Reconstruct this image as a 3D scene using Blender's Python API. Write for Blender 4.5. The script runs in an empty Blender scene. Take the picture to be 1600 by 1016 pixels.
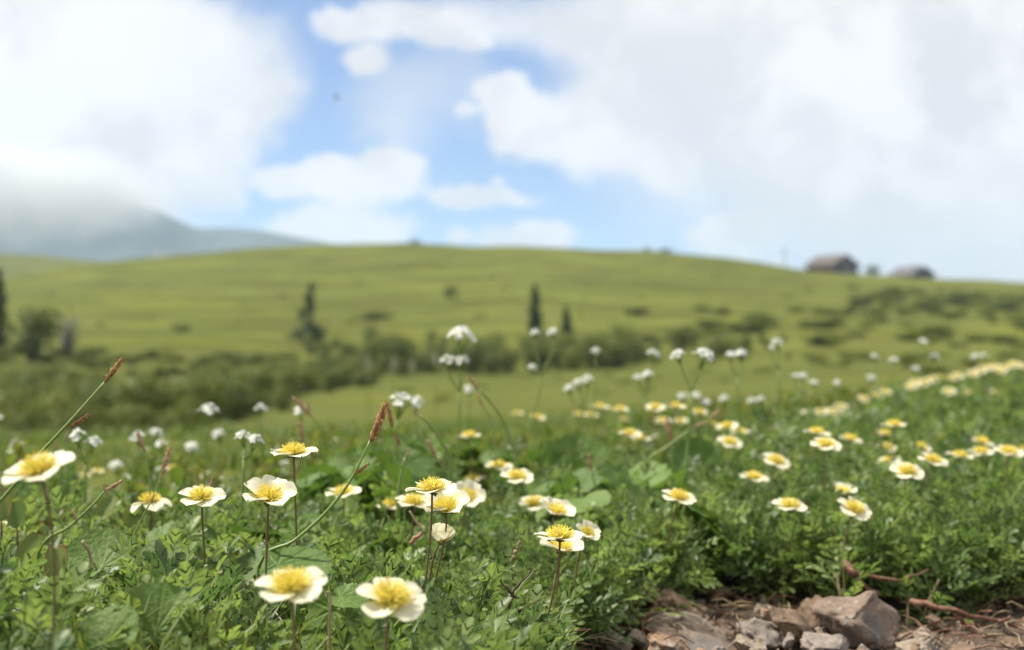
import bpy, bmesh, math, random
import numpy as np
from mathutils import Vector, Matrix, Euler, noise as mnoise

R = math.radians
rng = random.Random(7)
nrng = np.random.default_rng(11)
SC = bpy.context.scene
COL = SC.collection

# ------------------------------------------------------------------ camera
F, CX, HY = 2198.0, 800.0, 508.0          # focal length and centre of the 1600 px wide picture
cam_d = bpy.data.cameras.new("camera")
cam = bpy.data.objects.new("camera", cam_d)
COL.objects.link(cam)
cam.location = (0, 0, 0)
cam.rotation_euler = (R(90), 0, 0)
cam_d.sensor_width = 36.0
cam_d.lens = 36.0 * F / 1600.0
cam_d.clip_start = 0.01
cam_d.clip_end = 12000
cam_d.dof.use_dof = True
cam_d.dof.focus_distance = 0.725
cam_d.dof.aperture_fstop = 9.2
SC.camera = cam

# ------------------------------------------------------------------ light and exposure
SC.view_settings.view_transform = 'Standard'
SC.view_settings.look = 'None'
EXPO = 1.1
SC.view_settings.exposure = EXPO
SC.view_settings.gamma = 1.0
SUN_DIR = Vector((-0.50, 0.22, 0.84)).normalized()      # towards the sun: high, to the left, a little behind the flowers
sun_el = math.asin(SUN_DIR.z)
sd = bpy.data.lights.new("sun", 'SUN')
sd.energy = 3.5
sd.angle = R(7.0)
sd.color = (1.0, 0.95, 0.86)
sun = bpy.data.objects.new("sun", sd)
sun.rotation_euler = (-SUN_DIR).to_track_quat('-Z', 'Y').to_euler()
COL.objects.link(sun)

world = bpy.data.worlds.new("World")
SC.world = world
world.use_nodes = True
SC.cycles.max_bounces = 8
SC.cycles.diffuse_bounces = 3
SC.cycles.glossy_bounces = 2
SC.cycles.transmission_bounces = 4
SC.cycles.volume_bounces = 3
SC.cycles.transparent_max_bounces = 8
SC.cycles.sample_clamp_indirect = 4.0
SC.cycles.use_denoising = True


class NT:
    """small helper to wire shader nodes"""
    def __init__(s, tree):
        s.t = tree
        s.n = tree.nodes
        s.l = tree.links

    def new(s, typ, **kw):
        n = s.n.new(typ)
        for k, v in kw.items():
            setattr(n, k, v)
        return n

    def put(s, sock, v):
        if hasattr(v, 'is_output'):
            s.l.new(v, sock)
        elif v is not None:
            sock.default_value = v

    def math(s, op, a, b=None, c=None, clamp=False):
        n = s.new('ShaderNodeMath', operation=op, use_clamp=clamp)
        s.put(n.inputs[0], a)
        if b is not None: s.put(n.inputs[1], b)
        if c is not None: s.put(n.inputs[2], c)
        return n.outputs[0]

    def vmath(s, op, a, b=None):
        n = s.new('ShaderNodeVectorMath', operation=op)
        s.put(n.inputs[0], a)
        if b is not None: s.put(n.inputs[1], b)
        return n.outputs['Value'] if op in ('LENGTH', 'DOT_PRODUCT', 'DISTANCE') else n.outputs[0]

    def mapr(s, v, a, b, c=0.0, d=1.0, smooth=True):
        n = s.new('ShaderNodeMapRange', interpolation_type='SMOOTHSTEP' if smooth else 'LINEAR')
        s.put(n.inputs[0], v)
        for i, x in enumerate((a, b, c, d)):
            s.put(n.inputs[1 + i], x)
        return n.outputs[0]

    def noise(s, vec, scale, detail=3, rough=0.55, dim='3D', out=0):
        n = s.new('ShaderNodeTexNoise', noise_dimensions=dim)
        s.put(n.inputs['Vector'], vec)
        n.inputs['Scale'].default_value = scale
        n.inputs['Detail'].default_value = detail
        n.inputs['Roughness'].default_value = rough
        return n.outputs[out]

    def mix(s, f, a, b):
        n = s.new('ShaderNodeMix', data_type='RGBA')
        s.put(n.inputs[0], f)
        for sock, v in ((n.inputs[6], a), (n.inputs[7], b)):
            if isinstance(v, (tuple, list)):
                v = tuple(v) + (1,) if len(v) == 3 else v
            s.put(sock, v)
        return n.outputs[2]


def uv(px, py):
    return ((px - CX) / F, (HY - py) / F)


def build_world():
    """clear sky with cumulus and drifting mist, laid out by compass direction and height above the horizon"""
    nt = NT(world.node_tree)
    nt.n.clear()
    out = nt.new('ShaderNodeOutputWorld')
    sky = nt.new('ShaderNodeTexSky', sky_type='NISHITA')
    sky.sun_disc = False
    sky.sun_elevation = sun_el
    sky.sun_rotation = math.atan2(SUN_DIR.x, SUN_DIR.y)
    sky.altitude = 2500
    sky.air_density = 1.0
    sky.dust_density = 0.0
    sky.ozone_density = 2.5
    bg_sky = nt.new('ShaderNodeBackground')
    tint = nt.new('ShaderNodeMix', data_type='RGBA', blend_type='MULTIPLY')
    tint.inputs[0].default_value = 1.0
    nt.l.new(sky.outputs[0], tint.inputs[6])
    tint.inputs[7].default_value = (0.80, 0.97, 1.18, 1)
    nt.l.new(tint.outputs[2], bg_sky.inputs[0])
    bg_sky.inputs[1].default_value = 0.052
    tc = nt.new('ShaderNodeTexCoord')
    sep = nt.new('ShaderNodeSeparateXYZ')
    nt.l.new(tc.outputs['Generated'], sep.inputs[0])
    dy = nt.math('MAXIMUM', sep.outputs[1], 0.05)
    u = nt.math('DIVIDE', sep.outputs[0], dy)
    v = nt.math('DIVIDE', sep.outputs[2], dy)
    cmb = nt.new('ShaderNodeCombineXYZ')
    nt.l.new(u, cmb.inputs[0]); nt.l.new(v, cmb.inputs[1])
    p0 = cmb.outputs[0]

    def warp(p, scale, amt, detail=5, rough=0.6):
        c = nt.noise(p, scale, detail, rough, out=1)
        c = nt.vmath('SUBTRACT', c, (0.5, 0.5, 0.5))
        c = nt.vmath('MULTIPLY', c, (amt, amt, 0))
        return nt.vmath('ADD', p, c)
    pw = warp(warp(p0, 15, 0.046), 48, 0.016)           # cumulus: crisp billows
    pm = warp(warp(p0, 6, 0.10, 4), 26, 0.022)          # mist: broad soft billows

    def blobs(p, lst):
        acc = None
        for (px, py, rx, ry, soft, op) in lst:
            c = uv(px, py)
            d = nt.vmath('SUBTRACT', p, (c[0], c[1], 0))
            d = nt.vmath('MULTIPLY', d, (F / rx, F / ry, 0))
            r = nt.vmath('LENGTH', d)
            a = nt.mapr(r, 1.0 + soft * 0.5, 1.0 - soft, 0.0, op)
            # screen
            if acc is None: acc = a
            else:
                acc = nt.math('ADD', acc, nt.math('MULTIPLY', a, nt.math('SUBTRACT', 1.0, acc)))
        return acc
    cum = blobs(pw, [
        (640, 250, 24, 16, .30, .95), (590, 248, 26, 16, .30, .95), (520, 268, 40, 26, .35, .9), (430, 288, 34, 18, .35, .9), (470, 291, 72, 30, 0.28, 0.92), (560, 285, 105, 46, 0.28, 0.97), (607, 262, 58, 36, 0.24, 0.97), (745, 308, 108, 22, 0.36, 0.92),
        (530, 362, 120, 40, 0.32, 0.92), (455, 368, 60, 22, 0.40, 0.76), (600, 368, 50, 24, 0.40, 0.65),
        (820, 378, 85, 24, 0.32, 0.97), (860, 368, 38, 22, 0.28, 0.97), (717, 374, 20, 16, 0.32, 0.97),
        (575, 88, 44, 32, 0.36, 0.97), (640, 30, 140, 34, 0.44, 0.92), (735, 50, 28, 22, 0.32, 0.76), (530, 25, 45, 24, 0.40, 0.76),
        (790, 168, 56, 62, 0.28, 0.97), (840, 200, 80, 60, 0.32, 0.97), (720, 182, 20, 12, 0.48, 0.76), (890, 235, 42, 18, 0.32, 0.92),
        (778, 278, 14, 10, 0.48, 0.76), (960, 190, 120, 95, 0.32, 0.97), (1145, 366, 84, 36, 0.32, 0.92), (1210, 408, 26, 14, 0.32, 0.86), (1040, 250, 70, 55, 0.32, 0.97),
        (380, 322, 18, 8, 0.48, 0.43),
    ])
    mist = blobs(pm, [
        (20, 180, 310, 330, .45, .99), (140, 60, 200, 160, .5, .9), (350, 150, 120, 110, .55, .85), (410, 190, 70, 60, .5, .8), (290, 255, 130, 66, .45, .9), (330, 70, 50, 36, .6, .6), (90, 330, 240, 90, .7, .9),
        (1420, 120, 520, 330, .42, .99), (1010, 50, 180, 100, .4, .92), (1560, 330, 330, 190, .5, .97), (1360, 310, 150, 80, .6, .75),
        (610, 180, 70, 80, .8, .45), (690, 140, 80, 60, .8, .35), (600, 230, 40, 40, .8, .3), (790, 30, 180, 60, .8, .7),
        (-500, 100, 500, 500, .5, .95), (2150, 100, 500, 500, .5, .95), (700, -420, 900, 330, .6, .8),
    ])
    alpha = nt.math('ADD', cum, nt.math('MULTIPLY', mist, nt.math('SUBTRACT', 1.0, cum)))
    # thin veil everywhere, a little stronger towards the horizon
    veil = nt.mapr(v, 0.0, 0.20, 0.04, 0.10)
    alpha = nt.math('ADD', alpha, nt.math('MULTIPLY', veil, nt.math('SUBTRACT', 1.0, alpha)))
    # unseen broken cloud added overhead and behind, to brighten the fill light
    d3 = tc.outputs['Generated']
    fill_cloud = nt.mapr(nt.noise(d3, 2.6, 5, 0.6), 0.30, 0.50)
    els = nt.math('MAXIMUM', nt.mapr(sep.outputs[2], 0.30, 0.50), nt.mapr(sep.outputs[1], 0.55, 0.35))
    fill_cloud = nt.math('MULTIPLY', nt.math('MULTIPLY', fill_cloud, els), 0.9)
    alpha = nt.math('MAXIMUM', alpha, fill_cloud)
    g = nt.noise(pm, 9, 4, 0.55)
    shade = nt.mapr(g, 0.40, 0.59, 0.0, 1.0)
    colr = nt.mix(shade, (0.77, 0.775, 0.78), (0.97, 0.955, 0.94))
    bil = nt.mapr(nt.noise(pw, 34, 4, 0.6), 0.36, 0.56)
    colr = nt.mix(nt.math('MULTIPLY', nt.math('SUBTRACT', 1.0, bil), nt.math('MULTIPLY', cum, 0.35)), colr, (0.80, 0.82, 0.85))
    low = nt.mapr(v, 0.01, 0.13, 0.0, 1.0)
    inm = nt.math('MULTIPLY', mist, nt.math('SUBTRACT', 1.0, low))
    colr = nt.mix(nt.math('MULTIPLY', inm, 0.65), colr, (0.80, 0.775, 0.74))
    bg_cl = nt.new('ShaderNodeBackground')
    nt.l.new(colr, bg_cl.inputs[0])
    bg_cl.inputs[1].default_value = 1.0 / (2 ** EXPO) * 1.04
    mx = nt.new('ShaderNodeMixShader')
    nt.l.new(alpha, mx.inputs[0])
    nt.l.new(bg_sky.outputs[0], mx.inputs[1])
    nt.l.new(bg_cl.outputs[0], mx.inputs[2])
    nt.l.new(mx.outputs[0], out.inputs[0])


build_world()

# ------------------------------------------------------------------ object helpers


def tag(o, label=None, cat=None, group=None, kind=None):
    if label: o['label'] = label
    if cat: o['category'] = cat
    if group: o['group'] = group
    if kind: o['kind'] = kind
    return o


def empty(name, loc, label=None, cat=None, group=None):
    o = bpy.data.objects.new(name, None)
    o.empty_display_size = 0.01
    o.location = loc
    COL.objects.link(o)
    return tag(o, label, cat, group)


class MB:
    def __init__(s):
        s.v = []; s.f = []; s.m = []; s.a = []

    def add(s, verts, faces, mi=0, att=None):
        b = len(s.v)
        s.v.extend(verts)
        s.f.extend([tuple(i + b for i in f) for f in faces])
        s.m.extend([mi] * len(faces))
        s.a.extend(att if att is not None else [0.0] * len(verts))

    def tube(s, pts, rad, n=6, mi=0, att=None, cap=True):
        pts = [Vector(p) for p in pts]
        k = len(pts)
        vs = []; at = []
        up = Vector((0.31, 0.2, 0.93))
        for i, p in enumerate(pts):
            d = (pts[min(i + 1, k - 1)] - pts[max(i - 1, 0)])
            if d.length < 1e-9: d = Vector((0, 0, 1))
            d.normalize()
            x = d.cross(up)
            if x.length < 1e-3: x = d.cross(Vector((1, 0, 0)))
            x.normalize(); y = d.cross(x)
            r = rad[i] if isinstance(rad, (list, tuple)) else rad
            for j in range(n):
                a = 2 * math.pi * j / n
                vs.append(tuple(p + x * (r * math.cos(a)) + y * (r * math.sin(a))))
                at.append(att[i] if isinstance(att, (list, tuple)) else (att if att is not None else i / (k - 1)))
        fs = []
        for i in range(k - 1):
            for j in range(n):
                fs.append((i * n + j, i * n + (j + 1) % n, (i + 1) * n + (j + 1) % n, (i + 1) * n + j))
        if cap:
            fs.append(tuple(range(n - 1, -1, -1)))
            fs.append(tuple((k - 1) * n + j for j in range(n)))
        s.add(vs, fs, mi, at)

    def mesh(s, name, mats, smooth=True):
        me = bpy.data.meshes.new(name)
        me.from_pydata(s.v, [], s.f)
        for m in (mats if isinstance(mats, (list, tuple)) else [mats]):
            me.materials.append(m)
        me.polygons.foreach_set('material_index', s.m)
        me.polygons.foreach_set('use_smooth', [smooth] * len(s.f))
        at = me.attributes.new('tone', 'FLOAT', 'POINT')
        at.data.foreach_set('value', s.a)
        me.update()
        return me

    def build(s, name, mats, parent=None, smooth=True, link=True):
        o = bpy.data.objects.new(name, s.mesh(name, mats, smooth))
        if link: COL.objects.link(o)
        if parent: o.parent = parent
        return o


def bez(p0, p1, p2, p3, n):
    p0, p1, p2, p3 = map(Vector, (p0, p1, p2, p3))
    o = []
    for i in range(n + 1):
        t = i / n; q = 1 - t
        o.append(p0 * q ** 3 + p1 * (3 * q * q * t) + p2 * (3 * q * t * t) + p3 * t ** 3)
    return o


def spline(pts, n):
    """Catmull-Rom through pts"""
    pts = [Vector(p) for p in pts]
    P = [pts[0] * 2 - pts[1]] + pts + [pts[-1] * 2 - pts[-2]]
    o = []
    for i in range(1, len(P) - 2):
        for k in range(n):
            t = k / n
            a, b, c, d = P[i - 1], P[i], P[i + 1], P[i + 2]
            o.append(0.5 * ((2 * b) + (c - a) * t + (2 * a - 5 * b + 4 * c - d) * t * t + (3 * b - a - 3 * c + d) * t ** 3))
    o.append(pts[-1])
    return o


def frame(n, ref=(0, -1, 0)):
    """rotation whose Z is n and whose X lies towards ref"""
    z = Vector(n).normalized()
    x = Vector(ref) - z * Vector(ref).dot(z)
    if x.length < 1e-4: x = Vector((1, 0, 0)) - z * z.x
    x.normalize()
    y = z.cross(x)
    return Matrix((x, y, z)).transposed().to_4x4()


def at(px, py, Y):
    return Vector(((px - CX) / F * Y, Y, (HY - py) / F * Y))

# ------------------------------------------------------------------ materials


def principled(name, build):
    m = bpy.data.materials.new(name)
    m.use_nodes = True
    nt = NT(m.node_tree)
    b = nt.n['Principled BSDF']
    build(nt, b)
    return m


def leafy(name, ca, cb, rough=0.4, trans=0.35, spec=0.5, edge=None, vein=None, tcol=None, scale=60, bump=0.0, random=True):
    """foliage: two greens mixed by noise and by plant, thin and partly translucent"""
    m = bpy.data.materials.new(name)
    m.use_nodes = True
    nt = NT(m.node_tree)
    b = nt.n['Principled BSDF']
    geo = nt.new('ShaderNodeNewGeometry')
    oi = nt.new('ShaderNodeObjectInfo')
    g = nt.noise(geo.outputs['Position'], scale, 3)
    f = nt.math('ADD', nt.math('MULTIPLY', g, 0.7), nt.math('MULTIPLY', oi.outputs['Random'], 0.75))
    f = nt.mapr(f, 0.35, 1.1, 0, 1, False)
    c = nt.mix(f, ca, cb)
    a = nt.new('ShaderNodeAttribute', attribute_name='tone')
    if edge:
        e = nt.math('MULTIPLY', nt.mapr(a.outputs['Fac'], 0.6, 1.1), nt.mapr(oi.outputs['Random'], 0.30, 0.85, 0.15, 1.0))
        c = nt.mix(e, c, edge)
    if vein:
        c = nt.mix(nt.math('MULTIPLY', a.outputs['Fac'], 0.35), c, vein)
    nt.l.new(c, b.inputs['Base Color'])
    b.inputs['Roughness'].default_value = rough
    b.inputs['Specular IOR Level'].default_value = spec
    if bump:
        bn = nt.new('ShaderNodeBump')
        bn.inputs['Strength'].default_value = bump
        bn.inputs['Distance'].default_value = 0.002
        nt.l.new(nt.noise(geo.outputs['Position'], 420, 3), bn.inputs['Height'])
        nt.l.new(bn.outputs[0], b.inputs['Normal'])
    tr = nt.new('ShaderNodeBsdfTranslucent')
    if tcol: tc_ = nt.mix(0.5, c, tcol)
    else: tc_ = c
    h = nt.new('ShaderNodeHueSaturation')
    h.inputs['Value'].default_value = 1.5
    h.inputs['Saturation'].default_value = 1.1
    nt.l.new(tc_, h.inputs['Color'])
    nt.l.new(h.outputs[0], tr.inputs[0])
    mx = nt.new('ShaderNodeMixShader')
    mx.inputs[0].default_value = trans
    nt.l.new(b.outputs[0], mx.inputs[1])
    nt.l.new(tr.outputs[0], mx.inputs[2])
    nt.l.new(mx.outputs[0], nt.n['Material Output'].inputs[0])
    return m


def plain(name, ca, cb, rough=0.7, scale=80, spec=0.3, tone=False, bump=0.0, bscale=300, bdist=0.002):
    def f(nt, b):
        tc = nt.new('ShaderNodeTexCoord')
        if tone:
            a = nt.new('ShaderNodeAttribute', attribute_name='tone')
            n = nt.noise(tc.outputs['Object'], scale, 2)
            fac = nt.math('ADD', a.outputs['Fac'], nt.math('MULTIPLY', nt.math('SUBTRACT', n, 0.5), 0.3), clamp=True)
        else:
            fac = nt.mapr(nt.noise(tc.outputs['Object'], scale, 4, 0.6), 0.32, 0.68)
        nt.l.new(nt.mix(fac, ca, cb), b.inputs['Base Color'])
        b.inputs['Roughness'].default_value = rough
        b.inputs['Specular IOR Level'].default_value = spec
        if bump:
            bn = nt.new('ShaderNodeBump')
            bn.inputs['Strength'].default_value = bump
            bn.inputs['Distance'].default_value = bdist
            nt.l.new(nt.noise(tc.outputs['Object'], bscale, 5), bn.inputs['Height'])
            nt.l.new(bn.outputs[0], b.inputs['Normal'])
    return principled(name, f)


def petal_mat(name, white, base, trans=0.3):
    m = bpy.data.materials.new(name)
    m.use_nodes = True
    nt = NT(m.node_tree)
    b = nt.n['Principled BSDF']
    a = nt.new('ShaderNodeAttribute', attribute_name='tone')
    f = nt.mapr(a.outputs['Fac'], 0.06, 0.58)
    c = nt.mix(f, base, white)
    nt.l.new(c, b.inputs['Base Color'])
    b.inputs['Roughness'].default_value = 0.55
    b.inputs['Specular IOR Level'].default_value = 0.25
    tr = nt.new('ShaderNodeBsdfTranslucent')
    nt.l.new(c, tr.inputs[0])
    mx = nt.new('ShaderNodeMixShader')
    mx.inputs[0].default_value = trans
    nt.l.new(b.outputs[0], mx.inputs[1]); nt.l.new(tr.outputs[0], mx.inputs[2])
    nt.l.new(mx.outputs[0], nt.n['Material Output'].inputs[0])
    return m


M = {}
M['petal'] = petal_mat('cream_petal', (0.86, 0.82, 0.60), (0.87, 0.74, 0.20))
M['white'] = petal_mat('white_petal', (0.80, 0.80, 0.76), (0.55, 0.58, 0.25))
M['filament'] = plain('yellow_filament', (0.94, 0.80, 0.13), (0.95, 0.85, 0.24), 0.5, 900)
M['anther'] = plain('orange_anther', (0.90, 0.62, 0.06), (0.94, 0.76, 0.14), 0.6, 900)
M['pistil'] = plain('greenish_pistil', (0.70, 0.64, 0.08), (0.84, 0.70, 0.10), 0.6, 900)
M['stem_brown'] = plain('brown_green_stem', (0.19, 0.20, 0.055), (0.15, 0.075, 0.045), 0.5, 150, 0.4, tone=True)
M['stem_green'] = plain('pale_green_stem', (0.16, 0.24, 0.05), (0.27, 0.33, 0.09), 0.45, 150, 0.4, tone=True)
M['sepal'] = leafy('sepal_green', (0.11, 0.17, 0.035), (0.16, 0.17, 0.05), 0.5, 0.25)
M['avens_leaf'] = leafy('avens_leaf', (0.084, 0.140, 0.040), (0.230, 0.300, 0.080), 0.46, 0.42, 0.42, scale=35)
M['broad'] = leafy('broad_leaf', (0.085, 0.150, 0.030), (0.145, 0.225, 0.045), 0.55, 0.26, 0.25, vein=(0.19, 0.28, 0.075), scale=25, bump=0.4)
M['oval'] = leafy('oval_leaf', (0.10, 0.165, 0.03), (0.20, 0.24, 0.05), 0.4, 0.35, 0.4, edge=(0.24, 0.085, 0.04), scale=40)
M['grass'] = leafy('grass_blade', (0.075, 0.135, 0.022), (0.17, 0.20, 0.045), 0.5, 0.35, 0.3, scale=6)
M['straw'] = plain('dry_straw', (0.30, 0.22, 0.11), (0.42, 0.33, 0.19), 0.7, 90)
M['spike'] = plain('sedge_scale', (0.27, 0.105, 0.040), (0.52, 0.30, 0.13), 0.6, 500, tone=True)
M['spike_pale'] = plain('pale_sedge_scale', (0.38, 0.19, 0.10), (0.55, 0.40, 0.24), 0.6, 500, tone=True)
M['twig'] = plain('twig_bark', (0.055, 0.030, 0.020), (0.16, 0.10, 0.07), 0.8, 220, bump=0.6)
M['root'] = plain('reddish_root_bark', (0.11, 0.045, 0.028), (0.26, 0.14, 0.09), 0.75, 160, bump=0.6)
M['needle'] = leafy('dark_needles', (0.042, 0.070, 0.020), (0.085, 0.120, 0.034), 0.6, 0.12, 0.3, scale=1.5)
M['shrubleaf'] = leafy('shrub_leaf', (0.072, 0.100, 0.016), (0.170, 0.190, 0.036), 0.6, 0.2, 0.25, scale=0.55)
M['heathleaf'] = leafy('heath_leaf', (0.105, 0.130, 0.020), (0.17, 0.19, 0.034), 0.6, 0.3, 0.2, scale=0.4)
M['bark'] = plain('grey_bark', (0.10, 0.085, 0.07), (0.20, 0.175, 0.15), 0.85, 6, bump=0.5, bscale=30, bdist=0.02)
M['snag'] = plain('weathered_wood', (0.12, 0.11, 0.105), (0.24, 0.22, 0.21), 0.8, 5)


def stone_mat(name, base, alt, lichen, lam=0.55):
    def f(nt, b):
        tc = nt.new('ShaderNodeTexCoord')
        o = tc.outputs['Object']
        c = nt.mix(nt.mapr(nt.noise(o, 45, 5, 0.65), 0.35, 0.65), base, alt)
        c = nt.mix(nt.math('MULTIPLY', nt.mapr(nt.noise(o, 22, 4, 0.6), lam, lam + 0.07), 0.85), c, lichen)
        sp = nt.mapr(nt.noise(o, 420, 2), 0.60, 0.68)
        c = nt.mix(nt.math('MULTIPLY', sp, 0.55), c, (0.05, 0.04, 0.035))
        sp2 = nt.mapr(nt.noise(o, 300, 3), 0.60, 0.70)
        c = nt.mix(nt.math('MULTIPLY', sp2, 0.4), c, (0.5, 0.45, 0.40))
        nt.l.new(c, b.inputs['Base Color'])
        b.inputs['Roughness'].default_value = 0.85
        bn = nt.new('ShaderNodeBump')
        bn.inputs['Strength'].default_value = 0.7
        bn.inputs['Distance'].default_value = 0.0025
        nt.l.new(nt.noise(o, 160, 6, 0.65), bn.inputs['Height'])
        nt.l.new(bn.outputs[0], b.inputs['Normal'])
    return principled(name, f)


M['st_pink'] = stone_mat('pink_grey_stone', (0.165, 0.115, 0.080), (0.26, 0.195, 0.142), (0.150, 0.135, 0.115), 0.52)
M['st_brown'] = stone_mat('brown_stone', (0.13, 0.080, 0.045), (0.21, 0.14, 0.085), (0.17, 0.15, 0.10), 0.62)
M['st_tan'] = stone_mat('tan_stone', (0.22, 0.165, 0.115), (0.31, 0.25, 0.18), (0.20, 0.19, 0.13), 0.58)
M['st_grey'] = stone_mat('grey_stone', (0.18, 0.145, 0.115), (0.28, 0.230, 0.185), (0.125, 0.105, 0.09), 0.58)
M['st_orange'] = stone_mat('orange_stone', (0.24, 0.13, 0.07), (0.32, 0.22, 0.14), (0.33, 0.28, 0.22), 0.55)

# ------------------------------------------------------------------ terrain


def pchip(xk, yk, x):
    """monotone cubic through the knots; yk is (knots, n), x is (n,)"""
    h = np.diff(xk)
    d = np.diff(yk, axis=0) / h[:, None]
    m = np.zeros_like(yk)
    m[0], m[-1] = d[0], d[-1]
    for i in range(1, len(xk) - 1):
        w1, w2 = 2 * h[i] + h[i - 1], h[i] + 2 * h[i - 1]
        with np.errstate(divide='ignore', invalid='ignore'):
            hm = (w1 + w2) / (w1 / d[i - 1] + w2 / d[i])
        m[i] = np.where(d[i - 1] * d[i] > 0, hm, 0)
    x = np.clip(x, xk[0], xk[-1])
    i = np.clip(np.searchsorted(xk, x) - 1, 0, len(xk) - 2)
    j = np.arange(len(x))
    t = (x - xk[i]) / h[i]
    return ((1 + 2 * t) * (1 - t) ** 2 * yk[i, j] + t * (1 - t) ** 2 * h[i] * m[i, j]
            + t * t * (3 - 2 * t) * yk[i + 1, j] + t * t * (t - 1) * h[i] * m[i + 1, j])


KY = np.array([7, 10, 16, 24, 40, 55, 65, 80, 110, 150, 200, 285, 450, 900, 3200], float)
YL = [712, 702, 690, 662, 605, 562, 545, 520, 480, 448]
YC = [690, 668, 648, 630, 602, 582, 560, 524, 466, 420]
YR = [640, 622, 598, 578, 556, 542, 533, 517, 487, 460]
CREST = ([-700, -400, 0, 100, 200, 300, 400, 500, 640, 760, 900, 960, 1030, 1100, 1200, 1260, 1330, 1450, 1600, 2000, 2400],
         [490, 470, 436, 419, 404, 397, 390, 386, 382, 385, 390, 394, 394, 400, 412, 421, 427, 436, 442, 458, 470])
SHOULDER = ([-700, -400, 0, 60, 110, 180, 260, 400, 800, 2400], [375, 382, 397, 400, 404, 411, 428, 470, 505, 505])


def smooth(a):
    a = np.clip(a, 0, 1)
    return a * a * (3 - 2 * a)


EDGE_X = [-9, 0.027, 0.0275, 0.045, 0.080, 0.153, 0.243, 0.308, 0.42, 0.8, 2.0]
EDGE_Y = [-9, -9, 0.84, 0.92, 1.03, 1.12, 1.065, 1.05, 1.08, 1.16, 1.3]


def trail_edge(x):
    return np.interp(x, EDGE_X, EDGE_Y)


def waves(x, y, s, seed):
    r = np.random.default_rng(seed)
    o = np.zeros_like(x)
    for i in range(7):
        a = r.uniform(0, 6.28); k = s * r.uniform(0.6, 2.4); ph = r.uniform(0, 6.28)
        o += np.sin(k * (x * np.cos(a) + y * np.sin(a)) + ph) / (0.6 + k / s)
    return o / 3


def ground(x, y):
    x = np.atleast_1d(np.asarray(x, float)); y = np.atleast_1d(np.asarray(y, float))
    ye = np.maximum(y, 0.4)
    px = np.clip(CX + F * x / ye, -700, 2400)
    Yc = np.maximum(y, 7)
    pxf = np.clip(CX + F * x / Yc, -700, 2400)
    rows = []
    for k in range(10):
        rows.append(np.interp(pxf, [-700, 0, 800, 1600, 2400], [YL[k] + 6, YL[k], YC[k], YR[k], YR[k] - 4]))
    cr = np.interp(pxf, *CREST)
    rows.append(cr)
    rows.append(np.maximum(cr + 45, 455))
    rows.append(np.interp(pxf, *SHOULDER))
    rows.append(np.full_like(cr, 517)); rows.append(np.full_like(cr, 520))
    T = (HY - np.array(rows)) / F
    zf = pchip(np.log(KY), T, np.log(Yc)) * Yc
    zf = zf + smooth((y - 6) / 10) * waves(x, y, 0.22, 5) * np.clip(y * 0.0045, 0, 0.35) + smooth((y - 5) / 6) * waves(x, y, 1.1, 6) * np.clip(y * 0.0012, 0, 0.05)
    e = np.interp(px, [-700, 0, 400, 800, 1200, 1600, 2400], [1.4, 1.65, 1.75, 1.95, 2.4, 3.6, 4.4])
    zn = -0.192 + 0.012 * waves(x, y, 9, 3) + 0.012 * smooth((y - 2.2) / 1.5) * smooth((px - 1000) / 500)
    zn = zn + 0.040 * np.exp(-((x + 0.24) ** 2 + (y - 0.56) ** 2) / 0.12 ** 2)
    tr = smooth((trail_edge(x) - y) / 0.05 + 0.5) * smooth((x - 0.01) / 0.04)
    zn = zn * (1 - tr) + tr * (-0.216 + 0.004 * waves(x, y, 26, 8))
    w = smooth((y - e) / np.maximum(7.5 - e, 1))
    return zn * (1 - w) + zf * w


def gz(x, y):
    return float(ground(x, y)[0])


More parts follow.
